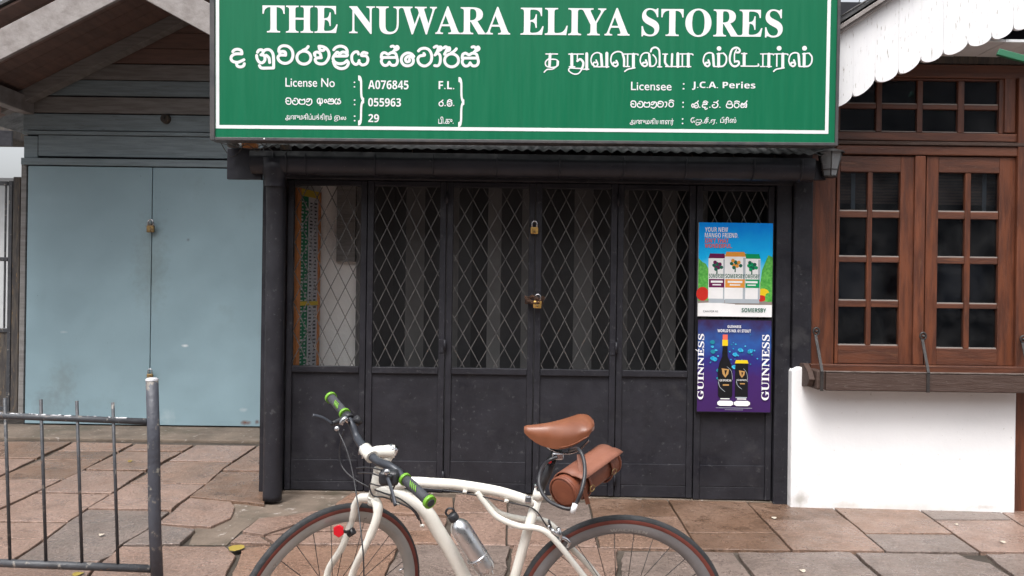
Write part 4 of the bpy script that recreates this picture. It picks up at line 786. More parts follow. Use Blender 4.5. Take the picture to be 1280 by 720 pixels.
MB().box(jr + .01, jr + .03, .06, .5, zb_, 3.6).build('inner_side', M['dark_room'], rbld)
def window(name, frame, cols, rows, Y, label, mull=None):
    X0, X1, Z0, Z1 = rect(*frame, Y); o = thing(name, ((X0 + X1) / 2, Y, Z0), label, 'window')
    cx = [(P(a, (frame[1] + frame[3]) / 2, Y).x, P(b, (frame[1] + frame[3]) / 2, Y).x) for a, b in cols]; xm = (frame[0] + frame[2]) / 2
    rz_ = [(P(xm, b, Y).z, P(xm, a, Y).z) for a, b in rows]
    MB().box(X0, cx[0][0], Y, Y + .045, Z0, Z1).build('stile', M['brown'], o, bevel=.004); MB().box(cx[-1][1], X1, Y, Y + .045, Z0, Z1).build('stile', M['brown'], o, bevel=.004)
    MB().box(cx[0][0] + .0005, cx[-1][1] - .0005, Y - .001, Y + .044, rz_[0][1], Z1 - .001).build('rail', M['brown_h'], o, bevel=.004); MB().box(cx[0][0] + .0005, cx[-1][1] - .0005, Y - .001, Y + .044, Z0 + .001, rz_[-1][0]).build('rail', M['brown_h'], o, bevel=.004)
    for i in range(len(cx) - 1): MB().box(cx[i][1], cx[i + 1][0], Y + .004, Y + .04, rz_[-1][0], rz_[0][1]).build('glazing_bar', M['brown'], o, bevel=.004)
    for j in range(len(rz_) - 1):
        for i, (a, b) in enumerate(cx): MB().box(a + .0005, b - .0005, Y + .006, Y + .038, rz_[j + 1][1], rz_[j][0]).build('glazing_bar', M['brown_h'], o, bevel=.004)
    for j, (z0, z1) in enumerate(rz_):
        for a, b in cx:
            MB().box(a, b, Y + .026, Y + .029, z0, z1).build('pane', M['glass'], o)
            MB().box(a + .001, b - .001, Y + .012, Y + .025, z0, z0 + .008).build('putty', M['putty'], o)
    return o
window('casement_window', (1045, 195, 1141.5, 455), [(1049, 1084), (1090, 1124.5)], [(215, 264), (272, 321), (328, 376), (384, 432)], WY, 'left eight-pane brown casement, nearer the black shop corner')
window('casement_window', (1157, 196, 1270, 457), [(1172, 1206), (1213, 1248)], [(216, 265), (274, 322), (330, 380), (386, 436)], WY, 'right eight-pane brown casement, nearer the right edge of the photo')
window('transom_window', (1018, 97.5, 1255.5, 165.5), [(1020, 1045), (1051, 1096), (1103, 1147), (1154, 1198), (1206, 1249)], [(100, 130), (136, 165)], WY + .004, 'small-paned brown fanlight window under the scalloped gable')
bn = thing('window_blind', P(1150, 215, .08), 'brown slatted blind behind the top panes of both casements', 'blind')
for k in range(14): z = P(1150, 208 + k * 3.7 + (9 if k > 12 else 0), .08).z; MB().box(P(1044, 0, .08).x, P(1262, 0, .08).x, .08, .09, z - .017, z).build('slat', M['blind'], bn)
for a, b in ((1064, 1069), (1228, 1233)): bxp(a, 217, b, 268, .06, .004).build('tape', M['strap_white'], bn)
# sill box with iron scroll brackets
sx0, sx1 = P(1012, 470, -.24).x, P(1310, 470, -.24).x
zt, zb2 = P(1150, 467, -.26).z, P(1150, 490, -.26).z
ledge = thing('window_ledge', ((sx0 + sx1) / 2, -.2, zb2), 'worn dark wooden ledge box under the two casements', 'ledge')
MB().box(sx0 + .1, sx1, -.26, -.22, zb2, zt).build('front_board', M['silltop'], ledge, bevel=.008)
MB().box(sx0 + .1, sx1, -.219, WY - .002, zt - .06, zt - .025).build('shelf', M['silltop'], ledge, bevel=.004)
MB().box(sx0 + .1, sx1, -.263, -.217, zt + .0005, zt + .007).build('worn_edge', M['putty2'], ledge, bevel=.002)
MB().box(sx0 + .06, sx1, -.1, WY - .001, zt - .02, P(1150, 457, -.1).z).build('back_rail', M['brown_h'], ledge, bevel=.006)
MB().box(sx0 + .04, sx0 + .098, -.255, WY - .003, zb2 + .005, zt + .01).build('end_board', M['silltop'], ledge, bevel=.01)
mb = MB(); e0 = [(-.04, zt + .04), (-.12, zt + .045), (-.2, zt + .0), (-.24, zt - .05), (-.2, zb2 + .02), (-.04, zb2 - .0)]
mb.add([(sx0 + .0, y_, z_) for y_, z_ in e0] + [(sx0 + .038, y_, z_) for y_, z_ in e0], [tuple(range(6)), tuple(range(11, 5, -1))] + [(i, i + 6, (i + 1) % 6 + 6, (i + 1) % 6) for i in range(6)]).build('end_bracket', M['silltop'], ledge, bevel=.006)
for i, (px, py, label) in enumerate(((1019, 414, 'left scrolled iron bracket on the ledge, beside the black shop corner'), (1152, 420, 'middle scrolled iron bracket between the two casements'), (1277, 424, 'right scrolled iron bracket at the edge of the photo'))):
    o = thing('iron_bracket', P(px, py, WY - .03), label, 'bracket', 'scrolled iron brackets on the window ledge')
    h = P(px, py, WY - .04); px2 = px + 10
    sc_ = [h + Vector((0, -.012 - .016 * math.cos(a) , .018 * math.sin(a))) for a in [k * math.pi / 5 for k in range(8)]]
    b_ = P(px + 9, py + 40, -.27)
    path = sc_[::-1] + [h + Vector((.004, -.01, -.05)), Vector((b_.x, -.262, zt + .006))]
    mb = MB().tube([h + Vector((.0, -.02, 0)) + Vector((.02 * math.cos(a), 0, .02 * math.sin(a) * 1.2)) for a in [k * math.pi / 6 for k in range(12)]], .007, 8, closed=True); mb.build('scroll', M['iron'], o)
    MB().lathe([(0, -.015), (.009, -.012), (.011, 0)], h + Vector((0, -.02, 0)), (0, 1, 0), 10).build('bolt', M['iron'], o)
    MB().beam(h + Vector((-.006, -.02, -.02)), (b_.x, -.268, zt + .004), .007, .018, (1, 0, 0)).build('arm', M['iron'], o)
    MB().box(b_.x - .01, b_.x + .01, -.268, -.261, zb2 - .002, zt + .004).build('strap', M['iron'], o)
# gable boards with rounded ends
GY = -.40
cus = [(1009, 139), (1038, 127), (1066, 115), (1094, 95), (1123, 86), (1151, 70), (1179, 62), (1210, 50), (1240, 42), (1267, 31), (1297, 18), (1327, 5), (1357, -8)]
tz = lambda X: P(1051, 42, GY).z + (X - P(1051, 42, GY).x) * .67
CW = [P(x_, y_, GY) for x_, y_ in cus]
for k in range(3): CW.append(CW[-1] + Vector((.15, 0, .075)))
apx = CW[-1].x
def gable_board(A, B, mir):
    mid = (A.x + B.x) / 2; hw = (B.x - A.x) / 2 - .0005; dip = .055
    pts = [(mid - hw, A.z)] + [(mid - hw * math.cos(t), A.z + (B.z - A.z) * (1 - math.cos(t)) / 2 - dip * math.sin(t) ** .8) for t in [k * math.pi / 10 for k in range(1, 10)]] + [(mid + hw, B.z)]
    pts += [(mid + hw, tz(mid + hw)), (mid - hw, tz(mid - hw))]
    if mir: pts = [(2 * apx - x_, z_) for x_, z_ in pts]
    y_ = GY + rnd.uniform(-.001, .001)
    MB().prism(pts, y_, y_ + .022).build('gable_board', M['whitewood'], rbld)
for i in range(len(CW) - 1):
    for mir in (0, 1): gable_board(CW[i], CW[i + 1], mir)
aX = P(1000, 76, GY).x
for mir in (0, 1):
    X = lambda x_: 2 * apx - x_ if mir else x_
    for (dz, hh, dy) in ((.012, .022, 0), (.04, .025, -.02)): MB().beam((X(aX), GY - .015 + dy, tz(aX) + dz), (X(apx), GY - .015 + dy, tz(apx) + dz), .05, hh).build('verge_moulding', M['barge'], rbld, bevel=.003)
    q_ = [(X(x_), y_, tz(x_) + z_) for z_ in (.07, .09) for x_, y_ in ((aX, GY - .06), (apx, GY - .06), (apx, 2.5), (aX, 2.5))]
    MB().add(q_, [(0, 1, 2, 3), (4, 5, 6, 7), (0, 1, 5, 4), (1, 2, 6, 5), (2, 3, 7, 6), (3, 0, 4, 7)]).build('roof', M['zinc'], rbld)
# plainer continuation of the same house outside the frame
x9 = P(1312, 300, WY).x
MB().box(wx1 + .605, 8.5, -.09, .2, -.1, .95).build('white_wall', M['white'], rbld, bevel=.01)
MB().box(x9, 8.5, .0, .1, .955, 3.05).build('board_wall', M['blue_board'], rbld)
for k in range(6): MB().box(x9 + .05 + k * .9, x9 + .17 + k * .9, -.04, -.001, .955, 3.02).build('wall_stud', M['brown'], rbld, bevel=.005)
MB().box(x9, 8.5, -.07, -.0, .88, .953).build('rail', M['brown_h'], rbld)
zs = P(1200, 71, WY).z
xs_ = P(1000, 70, WY).x; k = 0
while xs_ < 7.0:
    MB().box(xs_, xs_ + .146, GY + .03, WY - .002, zs + .002 * (k % 2), zs + .02).build('soffit_board', M['soffit'], rbld, bevel=.003); xs_ += .15; k += 1
gA, gB = P(1247, 65, -.55), P(1300, 82, -.75)
gbm = MB().beam(gA, P(1310, 82, -.62), .03, .04).build('awning_edge', M['green_beam'], None, bevel=.004); tag(gbm, 'green painted edge of an awning under the gable at the right edge', 'awning')
cb = MB().tube([P(1052, 20, -.95), P(1066, 11, -.94), P(1090, -3, -.93), P(1130, -30, -.9)], .006, 6).build('cable', M['iron'], None); tag(cb, 'black cable running up beside the white gable verge', 'cable')
# lantern
ln = thing('wall_lantern', P(1037, 205, -.22), 'black wall lantern with tapered glass at the right end of the gutter', 'lantern')
lc = P(1037, 222, -.26); H_ = P(1037, 191, -.26).z - lc.z
def frus(r0, r1, z0, z1, n=6, ph=.3): return [(lc.x + r0 * math.cos(ph + 2 * math.pi * k / n), -.26 + r0 * math.sin(ph + 2 * math.pi * k / n), lc.z + z0) for k in range(n)], [(lc.x + r1 * math.cos(ph + 2 * math.pi * k / n), -.26 + r1 * math.sin(ph + 2 * math.pi * k / n), lc.z + z1) for k in range(n)]
lo_, hi_ = frus(.045, .078, .01, H_)
MB().add(lo_ + hi_, [(k, (k + 1) % 6, 6 + (k + 1) % 6, 6 + k) for k in range(6)]).build('glass', flat('frosted_lantern_glass', (.2, .21, .22), .25), ln)
for k in range(6): MB().tube([lo_[k], hi_[k]], .004, 6).build('rib', M['iron'], ln)
MB().lathe([(0, .0), (.045, 0), (.05, .012), (.0, .014)], (lc.x, -.26, lc.z), (0, 0, 1), 6).build('base', M['iron'], ln); MB().lathe([(.09, H_ - .004), (.092, H_ + .004), (.05, H_ + .02), (.02, H_ + .035), (0, H_ + .036)], (lc.x, -.26, lc.z), (0, 0, 1), 12).build('cap', M['iron'], ln)
MB().lathe([(0, .03), (.014, .035), (.022, .06), (.016, .09), (.012, .13), (0, .13)], (lc.x, -.26, lc.z), (0, 0, 1), 12).build('bulb', M['letter'], ln)
for z in (.05,): a_, b_ = frus(.045 + .033 * z / H_, .046 + .033 * z / H_, z, z); MB().tube(a_, .003, 6, closed=True).build('band', M['iron'], ln)
MB().tube([(lc.x - .02, -.06, lc.z + .1), (lc.x - .02, -.2, lc.z + .14), (lc.x, -.26, lc.z + H_)], .008, 8).build('arm', M['iron'], ln)
# the far side of the street, which the window panes reflect
ob = thing('opposite_building', (1, -17, -.12), 'dark row of buildings across the street, seen only reflected in the window panes', 'building')
MB().box(-14, 16, -20, -17, -.26, 7.6).build('wall', M['mid_board'], ob)
MB().prism([(-14.5, 7.6), (16.5, 7.6), (16, 8.4), (-14, 8.4)], -20.3, -16.6).build('roof', M['zinc'], ob)
for k in range(9):
    MB().box(-12 + k * 3, -10.8 + k * 3, -17.03, -16.96, 1.0, 2.4).build('window', M['pgrey'], ob); MB().box(-10.4 + k * 3, -9.7 + k * 3, -17.03, -16.96, 0, 2.3).build('door', M['brown'], ob)
# tree behind the roofs
tr = thing('tree', (5.2, 9, 0), 'thin grey tree just visible above the gable between sign and roof', 'tree')
MB().tube([(5.2, 9, 0), (5.3, 9, 3), (5.2, 9.1, 5.5)], [.16, .12, .06], 8).build('trunk', M['bark'], tr)
lm = MB()
for k in range(10): a = k * 2.4; lm.tube([(5.2, 9, 3.6 + k * .18), (5.2 + .7 * math.cos(a), 9 + .7 * math.sin(a), 4.6 + k * .16), (5.2 + 1.3 * math.cos(a), 9 + 1.3 * math.sin(a), 5.2 + k * .2)], [.05, .03, .01], 5)
lm.build('limbs', M['bark'], tr)
cw = MB()
for k in range(2200):
    v = Vector((rnd.gauss(0, .8), rnd.gauss(0, .8), rnd.gauss(0, .75))); c = Vector((5.2, 9, 5.5)) + v; 
    if noise.noise(c * 1.3) < -.12: continue
    a = Vector((rnd.uniform(-1, 1), rnd.uniform(-1, 1), rnd.uniform(-1, 1))).normalized() * .06; b = a.cross(Vector((rnd.uniform(-1, 1), rnd.uniform(-1, 1), 1))).normalized() * .03
    cw.add([c - a, c + b, c + a, c - b], [(0, 1, 2, 3)])
cw.build('crown', M['crown'], tr)

# ------------------------------------------------------------ railing at lower left
FY = CAM.y + 3.57
fc = thing('pavement_railing', (P(190, 700, FY).x, FY, 0), 'grey metal railing with thin uprights and one leaning post at lower left', 'railing')
pt, pb = P(190, 474, FY), P(197, 726, FY); pb = pb + (pb - pt).normalized() * (pb.z / abs((pb - pt).normalized().z)); 
q = pt.lerp(pb, .33)
MB().tube([pt, pt.lerp(pb, .3), pt.lerp(pb, .62) + Vector((-.006, 0, 0)), pb], .0265, 16).build('post', M['post'], fc)
MB().lathe([(0, .006), (.02, .006), (.0275, 0), (.0275, -.006)], pt, (0, 0, 1), 14).build('cap', M['flake'], fc)
a, b = P(-130, 514.5, FY), P(184, 527, FY); MB().tube([a, b], .0145, 14).build('rail', M['steel'], fc)
a2, b2 = P(-130, 699, FY), P(190, 711, FY); MB().tube([a2, b2], .0175, 14).build('rail', M['steel'], fc)
for k in range(7):
    xt = 141 - 45 * k; xb = xt + 6.5; yt = 503 - k * 1.8
    MB().tube([P(xt, yt, FY - .003), P(xb, 705 - k * 2, FY)], .0072, 8).build('bar', M['steel'], fc)
fm = MB()
for k in range(60):     # paint flakes lying on the top rail
    f0 = rnd.choice((rnd.uniform(.2, .62), rnd.uniform(.55, .8), rnd.uniform(.84, .92))); p = a.lerp(b, f0); l = rnd.uniform(.006, .022); yy = rnd.uniform(-.008, .004); fm.tube([p + Vector((-l, yy, .011)), p + Vector((0, yy, .0125)), p + Vector((l, yy, .0105))], [.001, rnd.uniform(.002, .0045), .001], 6)
fm.build('white_flakes', M['flake'], fc)

# ------------------------------------------------------------ bicycle
LEAN = R(8); YG = -2.80; st_, ct_ = math.sin(LEAN), math.cos(LEAN)
def B(px, py, off=0.0):
    r = ray(px, py); n_ = Vector((0, ct_, st_)); o_ = Vector((0, YG, 0)); t = (-off - n_.dot(CAM - o_)) / n_.dot(r); return CAM + r * t
nb = Vector((0, -ct_, -st_))      # towards the camera side of the bicycle
up = Vector((0, -st_, ct_)); fw = Vector((-1, 0, 0))
bike = thing('bicycle', (B(600, 700).x, YG, 0), 'cream bicycle leaning on its stand with brown saddle, in front of the black doors', 'bicycle')
RW = .351
def wheel(cen, f_, u_, tyre, rimm, name, text=None, ang=0):
    ax = f_.cross(u_).normalized()
    circle = lambda r_, n=64, o=0: [cen + (f_ * math.cos(a) + u_ * math.sin(a)) * r_ + ax * o for a in [2 * math.pi * k / n for k in range(n)]]
    root = MB().lathe([(RW - .026, -.011), (RW - .014, -.013), (RW - .004, -.009), (RW, 0), (RW - .004, .009), (RW - .014, .013), (RW - .026, .011)], cen, ax, 96).build(name, M['rubber'], bike)
    root['_o'] = bike['_o']
    for s_ in (-1, 1): MB().lathe([(RW - .0255, s_ * .0125), (RW - .017, s_ * .0145), (RW - .0125, s_ * .0135)], cen, ax, 96).build('tyre_wall', M['sidewall'], root)
    MB().lathe([(RW - .025, -.0115), (RW - .03, -.012), (RW - .045, -.010), (RW - .062, -.006), (RW - .065, 0), (RW - .062, .006), (RW - .045, .010), (RW - .03, .012), (RW - .025, .0115)], cen, ax, 96).build('rim', rimm, root)
    for k in range(28):
        a = 2 * math.pi * (k + .5) / 28; tw = .45 * (1 if k % 2 else -1) * (1 if (k // 2) % 2 else -1); s_ = (1 if k % 2 else -1)
        h = cen + (f_ * math.cos(a + tw * 1.6) + u_ * math.sin(a + tw * 1.6)) * .022 + ax * s_ * .028
        e_ = cen + (f_ * math.cos(a) + u_ * math.sin(a)) * (RW - .062)
        MB().tube([h, e_], .0014, 5).build('spoke', M['iron'], root)
    MB().lathe([(0, -.05), (.008, -.05), (.009, -.032), (.024, -.03), (.024, -.026), (.012, -.02), (.012, .02), (.024, .026), (.024, .03), (.009, .032), (.008, .05), (0, .05)], cen, ax, 18).build('hub', M['chrome'], root)
    v = cen + (f_ * math.cos(2.9) + u_ * math.sin(2.9)) * (RW - .085); MB().tube([v, v - (v - cen).normalized() * -.025], .003, 6).build('valve', M['chrome'], root)
    if text:
        mb = MB(); vs, fs = text2d(text, 0); a_, b_ = min(v[0] for v in vs), max(v[0] for v in vs)
        out = []
        for x_, y_ in vs:
            th = ang[0] + (ang[1] - ang[0]) * (x_ - a_) / (b_ - a_); rr = RW - .053 + .014 * y_
            out.append(cen + (f_ * math.cos(th) + u_ * math.sin(th)) * rr + nb * (.0128 - (RW - .03 - rr) * .12))
        mb.add(out, fs).build('rim_lettering', M['rim_l'], root)
    return root
rc_x = P(777, 772, YG - RW * st_).x
rcen = Vector((rc_x, YG - RW * st_, RW * ct_))
wheel(rcen, Vector((1, 0, 0)), up, None, M['rim'], 'rear_wheel', bold_sans('WACHSEN'), (R(99), R(76)))
STEER = R(43); ff = Vector((-math.cos(STEER), -math.sin(STEER), 0)); fu = (up - ff * up.dot(ff)).normalized()
fcen = Vector((P(417, 765, YG - RW * st_).x, YG - RW * .12, 0)); fcen.z = RW * fu.z
wheel(fcen, ff, fu, None, M['rim_l'], 'front_wheel')
fax = Vector((math.sin(STEER), -math.cos(STEER), 0))     # towards rider's left = camera
frame = MB()
BBp = B(628, 793)        # bottom bracket, below the picture
fr = MB().tube([B(673.5, 614), B(660, 662), B(644, 722), BBp], [.0165, .0165, .0165, .018], 18).build('seat_tube', M['frame'], bike)
MB().tube(cat([B(483, 611), B(510, 603), B(545, 604), B(572, 605.5), B(616, 612), B(640, 618), B(667, 627)], 6), [.017] * 37, 18).build('top_tube', M['frame'], bike)
MB().tube(cat([B(471, 613), B(490, 616), B(513, 625), B(534, 641), B(548, 663), B(566, 692), B(590, 735), BBp], 6), .0235, 20).build('down_tube', M['frame'], bike)
MB().tube([B(474.5, 588), B(467.5, 622)], .020, 18).build('head_tube', M['frame'], bike)
for pz_, qz in ((B(474.7, 587), B(474.2, 589.5)), (B(467.8, 621), B(467.2, 624))): MB().tube([pz_, qz], .0215, 18).build('headset_ring', M['frame'], bike)
dro_n, dro_f = rcen + nb * .065, rcen - nb * .065
MB().tube(cat([B(596, 614, .012), B(606, 627, .016), B(622, 645, .022), B(648, 656, .028), B(670, 658.5, .032), B(684, 664, .036), B(700, 680, .04), B(718, 702, .046), dro_n], 6), .0098, 14).build('seat_stay', M['frame'], bike)
MB().tube(cat([B(596, 614, -.012), B(610, 628, -.018), B(626, 641, -.024), B(655, 647.5, -.03), B(678, 648.5, -.034), B(694, 658, -.038), B(714, 682, -.044), B(740, 708, -.05), dro_f], 6), .0098, 14).build('seat_stay', M['frame'], bike)
for s_, d_ in ((.03, dro_n), (-.03, dro_f)): MB().tube(cat([BBp + nb * s_, BBp.lerp(d_, .4) + nb * s_ * .4, d_], 5), .009, 12).build('chain_stay', M['frame'], bike)
# fork, turned with the wheel
crown = B(466.5, 627)
for s_ in (1, -1):
    if s_ == 1: pts = [crown + Vector((0, 0, .01)), B(472, 633, .03), B(471.5, 647, .045), B(465, 666, .05), B(454, 690, .055), P(441, 720, fcen.y - .05), fcen + fax * .052]
    else: pts = [crown + Vector((0, 0, .01)), B(452, 623.5, -.03), B(445, 632, -.045), B(441, 645, -.05), B(437, 662, -.052), B(427, 688, -.05), P(411, 716, fcen.y + .05), fcen - fax * .052]
    MB().tube(cat(pts, 5), [.016] * 8 + [.0145] * 9 + [.012] * (5 * (len(pts) - 1) + 1 - 17), 14).build('fork_blade', M['frame'], bike)
MB().tube([B(467.5, 622), B(466, 631)], .018, 16).build('fork_crown', M['frame'], bike)
# stem and bar
sT = B(488, 566); sTop = B(491, 558)
MB().tube([B(474.7, 588), B(481, 577), sT], .016, 16).build('steerer_spacer', M['frame'], bike)
DN, DF = CAM.y + 2.33, CAM.y + 2.79; DC = (DN + DF) / 2
bc = P(460, 567, DC - .0)
MB().tube(cat([sT + Vector((.012, 0, .004)), sT.lerp(bc, .5) + Vector((0, 0, .004)), bc], 4), [.021] * 3 + [.019] * 3 + [.017] * 3, 16).build('stem', M['frame'], bike)
MB().lathe([(0, .024), (.014, .024), (.018, .018), (.019, 0)], sT, (sTop - B(475, 588)).normalized(), 18).build('stem_cap', M['chrome'], bike)
bd = (P(505, 599, DN + .08) - P(430, 519, DF - .09)).normalized()
MB().tube([bc - bd * .026, bc + bd * .026], .0215, 18).build('stem_clamp', M['frame'], bike)
for s_ in (-.012, .012): MB().tube([bc + bd * s_ + Vector((-.02, 0, .016)), bc + bd * s_ + Vector((-.026, 0, -.012))], .0035, 6).build('clamp_bolt', M['chrome'], bike)
gs_n, ge_n, gs_f, ge_f = P(505.5, 599, DN + .085), P(536.5, 627, DN), P(430, 518.5, DF - .09), P(412.5, 498.5, DF)
bar = cat([ge_f, gs_f, P(438, 530, DF - .13), P(446, 549, DC + .08), bc - bd * .02, bc + bd * .02, P(473, 578, DC - .05), P(487, 583, DC - .1), P(497, 590, DN + .115), gs_n, ge_n], 5)
MB().tube(bar, [.0115] * 15 + [.0135] * 20 + [.0115] * (len(bar) - 35), 16).build('handlebar', M['bar'], bike)
for (s0, e0_) in ((gs_n, ge_n), (gs_f, ge_f)):
    d_ = (e0_ - s0).normalized(); L_ = (e0_ - s0).length
    g_ = MB().tube([s0, s0 + d_ * L_ * .3, s0 + d_ * L_ * .7, e0_], [.0152, .016, .0152, .0165], 18).build('grip', M['grip'], bike); g_['_o'] = bike['_o']
    MB().tube([s0 - d_ * .004, s0 + d_ * .006], .0195, 18).build('grip_ring', M['lime'], g_); MB().tube([e0_ - d_ * .006, e0_ + d_ * .006], .0205, 18).build('grip_ring', M['lime'], g_)
    MB().tube([e0_ + d_ * .006, e0_ + d_ * .009], .012, 14).build('end_plug', M['grip'], g_)
    sd_ = d_.cross(Vector((0, 0, 1))).normalized(); upv = sd_.cross(d_); view = (CAM - s0).normalized(); view = (view - d_ * view.dot(d_)).normalized(); sv = d_.cross(view)
    for k in range(4):
        a0_ = s0 + d_ * L_ * (.36 + .07 * k)
        MB().tube([a0_ + (view * math.cos(t) + sv * math.sin(t)) * .0166 + d_ * .018 * (t - .2) for t in (-.5, -.2, .1, .4)], .0017, 5).build('grip_mark', M['lime'], g_)
def brake_lever(hub, tip, mid, nm):
    o = MB().tube([hub - bd * .014, hub + bd * .014], .0175, 14).build(nm, M['bpl'], bike); o['_o'] = bike['_o']
    MB().tube(cat([hub, hub.lerp(mid, .4), mid], 4), [.014, .016, .017, .016, .015, .013, .012, .011, .010], 12, ell=.7).build('lever_body', M['bpl'], o)
    MB().tube(cat([mid, mid.lerp(tip, .5) + Vector((0, 0, .006)), tip], 5), .0058, 10, ell=.6).build('lever_blade', M['bar'], o)
brake_lever(P(434, 523, DF - .11), P(390, 520.5, DF - .2), P(414, 531, DF - .17), 'brake_lever')
brake_lever(P(497, 592, DN + .12), P(494, 632, DN - .02), P(484, 598, DN + .06), 'brake_lever')
MB().tube(cat([P(425, 531, DF - .17), P(430, 524, DF - .17), P(434, 527, DF - .14)], 4), .008, 10).build('shifter', M['chrome'], bike)
MB().tube([P(443, 523, DF - .13), P(449, 530, DF - .12)], .012, 12).build('bell', M['bpl'], bike)
MB().box(*sorted((P(474, 596, DN + .1).x, P(499, 596, DN + .1).x)), DN + .07, DN + .13, P(480, 606, DN + .1).z, P(480, 587, DN + .1).z).build('shifter_pod', M['bpl'], bike, bevel=.014, seg=4)
MB().lathe([(0, -.004), (.008, -.004), (.01, .002)], P(483, 591, DN + .065), (0, 1, .1), 12).build('shifter_badge', M['chrome'], bike)
MB().lathe([(0, -.006), (.007, -.006), (.008, .002)], P(420, 537, DF - .2), (0, 1, 0), 12).build('adjuster', M['alu'], bike)
for pts in ([P(421, 539, DF - .19), P(432, 562, DF - .22), P(440, 590, DF - .25), P(447, 630, DF - .3), P(452, 670, DF - .36), P(455, 700, DF - .38), P(456, 740, DF - .36)],
            [P(429, 538, DF - .17), P(424, 562, DF - .15), P(426, 582, DF - .15), P(440, 598, DF - .18), P(462, 610, DF - .2), P(480, 617, DF - .25), P(500, 624, DF - .28), P(520, 640, DF - .3), B(527, 655, .03)],
            [P(445, 586, DC), P(460, 585, DC - .04), P(476, 588, DN + .08)], [P(447, 592, DC), P(462, 592, DC - .06), P(478, 597, DN + .08)],
            [P(484, 606, DN + .1), P(474, 608, DC - .1), P(462, 606, DC), P(466, 620, DC), P(480, 622, DC), B(497, 628, .03), B(515, 637, .03), B(524, 650, .028)],
            [P(494, 605, DN + .08), P(490, 614, DN + .1), P(488, 622, DN + .14), P(490, 628, DN + .16)]):
    MB().tube(cat(pts, 6), .0026, 6).build('cable', M['bpl'], bike)
MB().tube(cat([B(512, 609.5, .018), B(560, 613, .018), B(598, 619, .018), B(632, 626, .018), B(661, 632, .018), B(672, 639, .02), B(681, 652, .03), B(688, 662, .03)], 5), .0025, 6).build('cable', M['bpl'], bike)
for q in ((581, 614), (633, 625), (498, 630), (528, 657)): MB().tube([B(q[0] - 2.5, q[1] - .6, .019), B(q[0] + 2.5, q[1] + .6, .019)], .0055, 8).build('cable_stop', M['frame'], bike)
# seat post, clamp, saddle
MB().tube([B(674, 613), B(684, 590), B(694, 562)], .0135, 16).build('seat_post', M['bpl'], bike)
MB().tube([B(671.5, 622), B(674.6, 611)], .0185, 16).build('seat_clamp', M['frame'], bike); MB().tube([B(671, 609, .02), B(668.5, 604, .022)], .004, 8).build('clamp_lever', M['chrome'], bike)
MB().box(B(656, 622).x, B(664, 622).x, B(660, 620).y - .022, B(660, 620).y - .008, B(660, 625).z, B(660, 617).z).build('frame_badge', M['chrome'], bike, bevel=.003)
MB().lathe([(0, -.008), (.013, -.006), (.014, .008)], B(686.5, 574.5, .02), nb, 14).build('rear_light', M['bpl'], bike); MB().lathe([(0, .011), (.006, .01), (.0065, .006)], B(686.5, 574.5, .02), nb, 10).build('red_lens', M['red'], bike)
# saddle: loft from nose to tail in the leaning plane
sc0 = B(654, 533); sL = .222
def sad(s, t, skirt=1.0):      # s along, t across -1..1 (+ towards camera)
    hw = [(.0, .010), (.04, .02), (.15, .026), (.35, .036), (.55, .058), (.75, .078), (.88, .080), (.96, .066), (1., .03)]
    for (a, wa), (b, wb) in zip(hw, hw[1:]):
        if a <= s <= b: w_ = wa + (wb - wa) * (s - a) / (b - a); break
    top = .006 + .034 * min(1, s / .8) ** 1.5 * (1 if s < .85 else 1 - ((s - .85) / .15) ** 2 * .35) + (-.004 if s < .03 else 0)
    drop = (.016 + .052 * math.sin(min(1, s / .95) * math.pi) ** .8 + .012 * s) * skirt
    if s > .93: drop *= .7
    a = abs(t); h = top - drop * (a ** 2.6) * (1)
    return sc0 + Vector((1, 0, 0)) * (s * sL) + nb * (w_ * math.copysign(min(1, a * 1.35) ** .8, t)) + up * h
ns, nt_ = 30, 17; vs = []
for i in range(ns + 1):
    s = (i / ns); s = s + .0
    for j in range(nt_): vs.append(sad(s, -1 + 2 * j / (nt_ - 1)))
fs = [(i * nt_ + j, i * nt_ + j + 1, (i + 1) * nt_ + j + 1, (i + 1) * nt_ + j) for i in range(ns) for j in range(nt_ - 1)]
sdl = MB().add(vs, fs, 0, True)
sdl.add([vs[j] for j in range(nt_)], [tuple(range(nt_))]); sdl.add([vs[ns * nt_ + j] for j in range(nt_)], [tuple(range(nt_))])
sdl.add([p for i in range(ns + 1) for p in (vs[i * nt_], vs[i * nt_ + nt_ - 1])], [(2 * i, 2 * i + 1, 2 * i + 3, 2 * i + 2) for i in range(ns)], 1)
so_ = sdl.build('saddle', [M['leather'], M['bpl']], bike); so_['_o'] = bike['_o']
sm = so_.modifiers.new('smooth', 'SUBSURF'); sm.levels = sm.render_levels = 1
MB().tube([sad(s, .97) for s in [.5 + k * .04 for k in range(12)]][:11], .002, 6).build('seam', M['leather'], so_)
for s_ in (.02, -.02): MB().tube(cat([B(668, 543, s_ * .3), B(688, 560, s_), B(706, 565, s_), B(722, 561, s_ * 1.2), B(735, 548, s_ * 1.8)], 5), .0035, 8).build('saddle_rail', M['chrome'], so_)
MB().box(B(689, 566).x, B(703, 566).x, B(696, 566).y - .028, B(696, 566).y + .028, B(696, 571).z, B(696, 562).z).build('rail_clamp', M['chrome'], bike, bevel=.005)
